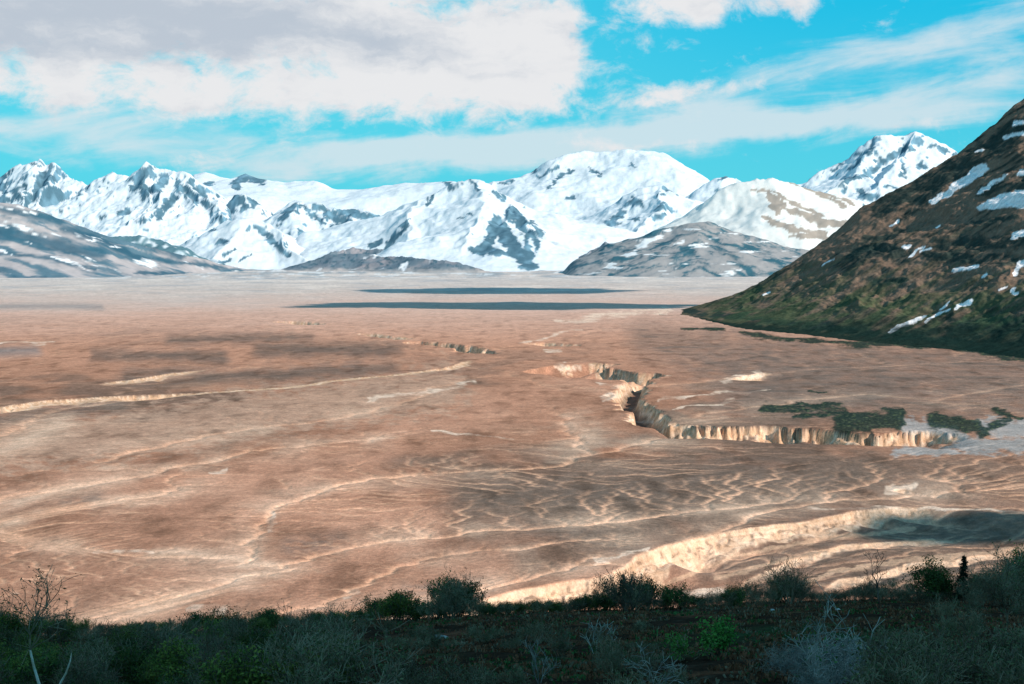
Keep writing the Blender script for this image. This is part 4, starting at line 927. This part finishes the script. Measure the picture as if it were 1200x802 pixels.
for pr in BARE + GREEN + DARK + LOW + TANG:      # kinds that found no place
    if pr.name not in PROTO_USED:
        for ch in list(pr.children): bpy.data.objects.remove(ch)
        bpy.data.objects.remove(pr)

# ================================================================== SKY, SUN, CLOUDS, CAMERA
SUN_AZ, SUN_EL = 128.0, 31.0
sd = (math.sin(R(SUN_AZ)) * math.cos(R(SUN_EL)), math.cos(R(SUN_AZ)) * math.cos(R(SUN_EL)), math.sin(R(SUN_EL)))
def build_world():
    w = bpy.data.worlds.new('World'); scene.world = w; w.use_nodes = True
    nt = w.node_tree; nt.nodes.clear()
    out = nt.nodes.new('ShaderNodeOutputWorld'); bg = nt.nodes.new('ShaderNodeBackground')
    nt.links.new(bg.outputs[0], out.inputs[0]); bg.inputs[1].default_value = .1
    sky = nt.nodes.new('ShaderNodeTexSky'); sky.sky_type = 'NISHITA'; sky.sun_disc = False
    sky.sun_elevation = R(SUN_EL); sky.sun_rotation = R(SUN_AZ)
    tc = nt.nodes.new('ShaderNodeTexCoord'); sp = nt.nodes.new('ShaderNodeSeparateXYZ')
    nt.links.new(tc.outputs['Generated'], sp.inputs[0])
    x, y, z = sp.outputs
    az = mathn(nt, 'MULTIPLY', mathn(nt, 'ARCTAN2', x, y), F / 100.0)
    el = mathn(nt, 'MULTIPLY', mathn(nt, 'ARCSINE', z), F / 100.0)      # both in hundreds of frame units
    def vec(a, b, c=0.0):
        n = nt.nodes.new('ShaderNodeCombineXYZ')
        for i, v in enumerate((a, b, c)):
            if isinstance(v, (int, float)): n.inputs[i].default_value = v
            else: nt.links.new(v, n.inputs[i])
        return n.outputs[0]
    P = vec(az, el)
    wn = nz(nt, 1.3, 6, .62, P); sw = nt.nodes.new('ShaderNodeSeparateColor'); nt.links.new(wn.outputs['Color'], sw.inputs[0])
    ax = mathn(nt, 'ADD', az, mathn(nt, 'MULTIPLY', mathn(nt, 'SUBTRACT', sw.outputs[0], .5), .9))
    ay = mathn(nt, 'ADD', el, mathn(nt, 'MULTIPLY', mathn(nt, 'SUBTRACT', sw.outputs[1], .5), .42))
    def blob(cx, cy, rx, ry, rot=0.0, s=1.0):
        cx = (cx - 600) / 100.0; cy = (300 - cy) / 100.0; rx /= 100.0; ry /= 100.0
        c, d = math.cos(R(rot)), math.sin(R(rot))
        dx = mathn(nt, 'SUBTRACT', ax, cx); dy = mathn(nt, 'SUBTRACT', ay, cy)
        u = mathn(nt, 'ADD', mathn(nt, 'MULTIPLY', dx, c / rx), mathn(nt, 'MULTIPLY', dy, d / rx))
        v = mathn(nt, 'ADD', mathn(nt, 'MULTIPLY', dx, -d / ry), mathn(nt, 'MULTIPLY', dy, c / ry))
        q = mathn(nt, 'ADD', mathn(nt, 'MULTIPLY', u, u), mathn(nt, 'MULTIPLY', v, v))
        return mathn(nt, 'MULTIPLY', mathn(nt, 'EXPONENT', mathn(nt, 'MULTIPLY', q, -1.0)), s)
    def total(l):
        t = l[0]
        for k in l[1:]: t = mathn(nt, 'ADD', t, k)
        return t
    # solid cumulus
    A = total([blob(60, 20, 500, 92, 0, 1.9), blob(500, 70, 150, 55, 0, 1.0), blob(600, 95, 60, 44, 0, 1.0), blob(650, 50, 40, 44, 20, .9), blob(300, 120, 420, 28, 0, .7),
               blob(805, 14, 70, 25, -4, 1.15), blob(922, 8, 52, 20, 6, 1.05), blob(1050, 0, 55, 16, 0, 1.1), blob(855, 110, 42, 14, 5, .72), blob(772, 116, 48, 13, 10, .66), 
               blob(735, 172, 62, 13, -3, 1.05), blob(1045, 152, 45, 9, 8, .7), blob(240, 196, 60, 18, 0, .7)])
    nA = nz(nt, 1.7, 9, .66, vec(az, mathn(nt, 'MULTIPLY', el, 1.5)), .3).outputs['Fac']
    cover = mapr(nt, mathn(nt, 'ADD', A, mathn(nt, 'MULTIPLY', mathn(nt, 'SUBTRACT', nA, .5), 3.0)), .34, 1.30, 0, 1)
    # veils and streaks
    ca, sa = math.cos(R(8)), math.sin(R(8))
    ru = mathn(nt, 'ADD', mathn(nt, 'MULTIPLY', az, ca), mathn(nt, 'MULTIPLY', el, sa))
    rv = mathn(nt, 'SUBTRACT', mathn(nt, 'MULTIPLY', el, ca), mathn(nt, 'MULTIPLY', az, sa))
    S = vec(mathn(nt, 'MULTIPLY', ru, .42), mathn(nt, 'MULTIPLY', rv, 1.9))
    nS = nz(nt, 1.5, 7, .6, S, .4).outputs['Fac']
    B = total([blob(820, 152, 400, 22, 7, .95), blob(560, 172, 300, 22, 3, .55), blob(1050, 140, 160, 20, 4, .5), blob(100, 165, 330, 32, 0, .75), blob(930, 92, 260, 26, 14, .42), blob(1130, 50, 160, 18, 10, .42), blob(420, 185, 130, 12, 5, .55), blob(1120, 90, 120, 20, 8, .3), blob(700, 60, 90, 30, 30, .1),
               blob(520, 142, 130, 8, 4, -.7)])
    veil = mapr(nt, mathn(nt, 'ADD', B, mathn(nt, 'MULTIPLY', mathn(nt, 'SUBTRACT', nS, .5), 2.4)), .10, 1.05, 0, .95)
    veil = mathn(nt, 'MULTIPLY', veil, mapr(nt, B, .02, .3, 0, 1))
    # broken cloud over the rest of the sky, outside this view
    oth = mapr(nt, nz(nt, .16, 8, .6, P).outputs['Fac'], .5, .62, 0, 1)
    away = mathn(nt, 'MAXIMUM', mapr(nt, el, 3.6, 5.0, 0, 1), mathn(nt, 'MAXIMUM', mapr(nt, az, 7.5, 9, 0, 1), mapr(nt, az, -9, -7.5, 1, 0)))
    above = mapr(nt, el, 0.0, 1.0, 0, 1)
    oth = mathn(nt, 'MULTIPLY', mathn(nt, 'MULTIPLY', oth, away), above)
    # colours (divided by the background strength)
    def k(c): return tuple(10 * v for v in c)
    grad = mixrgb(nt, mapr(nt, el, .3, 3.2, 0, 1), k((.10, .66, .82)), k((.004, .52, .80)))
    rt = mapr(nt, az, -3, 4, 0, 1)
    grad = mixrgb(nt, mathn(nt, 'SUBTRACT', 1.0, rt), grad, k((.09, .65, .82)))
    hi = mapr(nt, el, 4, 14, 0, 1)
    grad = mixrgb(nt, hi, grad, k((.02, .22, .46)))
    nis = mixrgb(nt, 1.0, sky.outputs[0], (.35, 1.35, 1.5), 'MULTIPLY')
    base = mixrgb(nt, .12, grad, nis)
    # grey bases, white lit edges
    nC = nz(nt, 1.5, 8, .62, vec(mathn(nt, 'MULTIPLY', ax, .55), mathn(nt, 'MULTIPLY', ay, 1.5))).outputs['Fac']
    body = total([blob(60, 25, 330, 52, 0, 1.0), blob(350, 50, 260, 32, -3, .75), blob(20, 70, 180, 22, 0, .5), blob(240, 132, 120, 8, 0, .4), blob(790, 20, 70, 18, 0, .35)])
    g = mapr(nt, mathn(nt, 'ADD', body, mathn(nt, 'MULTIPLY', mathn(nt, 'SUBTRACT', nC, .5), 3.2)), .0, 1.3, 0, 1)
    cloud = mixrgb(nt, g, k((.84, .83, .84)), k((.52, .57, .65)))
    cloud = mixrgb(nt, away, cloud, k((.62, .66, .70)))
    c1 = mixrgb(nt, mathn(nt, 'MULTIPLY', veil, .8), base, k((.74, .80, .84)))
    c2 = mixrgb(nt, mathn(nt, 'MULTIPLY', cover, .97), c1, cloud)
    c3 = mixrgb(nt, mathn(nt, 'MULTIPLY', oth, .9), c2, k((.62, .66, .70)))
    nt.links.new(c3, bg.inputs[0])
build_world()
sl = bpy.data.lights.new('sun', 'SUN'); sl.energy = 5.0; sl.angle = R(.5); sl.color = (1.0, .91, .80)
so = bpy.data.objects.new('sun', sl); C.objects.link(so)
from mathutils import Vector
so.rotation_euler = Vector(sd).to_track_quat('Z', 'Y').to_euler()
so.location = (300, -200, 400)

mc, nt_, b_ = new_mat('cloud_vapour'); b_.inputs['Base Color'].default_value = (.8, .8, .82, 1)
def cloud(P, zc, rx, ry, rz, seed):
    # a real cumulus drifting above the valley, out towards the sun; its shadow lies round P
    t = (zc - P[2]) / sd[2]; c = (P[0] + sd[0] * t, P[1] + sd[1] * t, zc)
    n, m_ = 48, 72
    th = np.linspace(0, math.pi, n)[:, None]; ph = np.linspace(0, 2 * math.pi, m_)[None, :]
    x = np.sin(th) * np.cos(ph); y = np.sin(th) * np.sin(ph); z = np.cos(th) * np.ones_like(ph)
    r = 1 + .6 * fbm(x * 2 + z + seed, y * 2 + z * 1.7, 4, seed) + .25 * fbm(x * 7 + z * 3, y * 7 + z * 5, 3, seed + 2)
    r[:, -1] = r[:, 0]
    me = grid_mesh('cloud', c[0] + rx * x * r, c[1] + ry * y * r, c[2] + rz * np.where(z > 0, z, z * .35) * r)
    tag(link('cloud', me, mc), 'white cumulus cloud drifting above the valley', kind='structure')
cloud((-40, 5700, 8), 1750, 480, 330, 70, 3)
cloud((*gp(585, 358.5), 0), 1650, 530, 260, 60, 8)
cloud((*gp(1168, 612, 0), 0), 900, 62, 30, 14, 23)
cloud((10, 30, 138), 1500, 150, 130, 60, 18)
cam = bpy.data.cameras.new('camera'); co = bpy.data.objects.new('camera', cam); C.objects.link(co)
co.location = (0, 0, CZ); co.rotation_euler = (R(90) - PH, 0, 0)
cam.sensor_width = 36; cam.lens = F / 1200 * 36; cam.clip_start = .5; cam.clip_end = 90000
scene.camera = co
scene.view_settings.view_transform = 'Standard'; scene.view_settings.look = 'None'; scene.view_settings.exposure = 0
scene.cycles.max_bounces = 5; scene.cycles.diffuse_bounces = 3; scene.cycles.transparent_max_bounces = 4
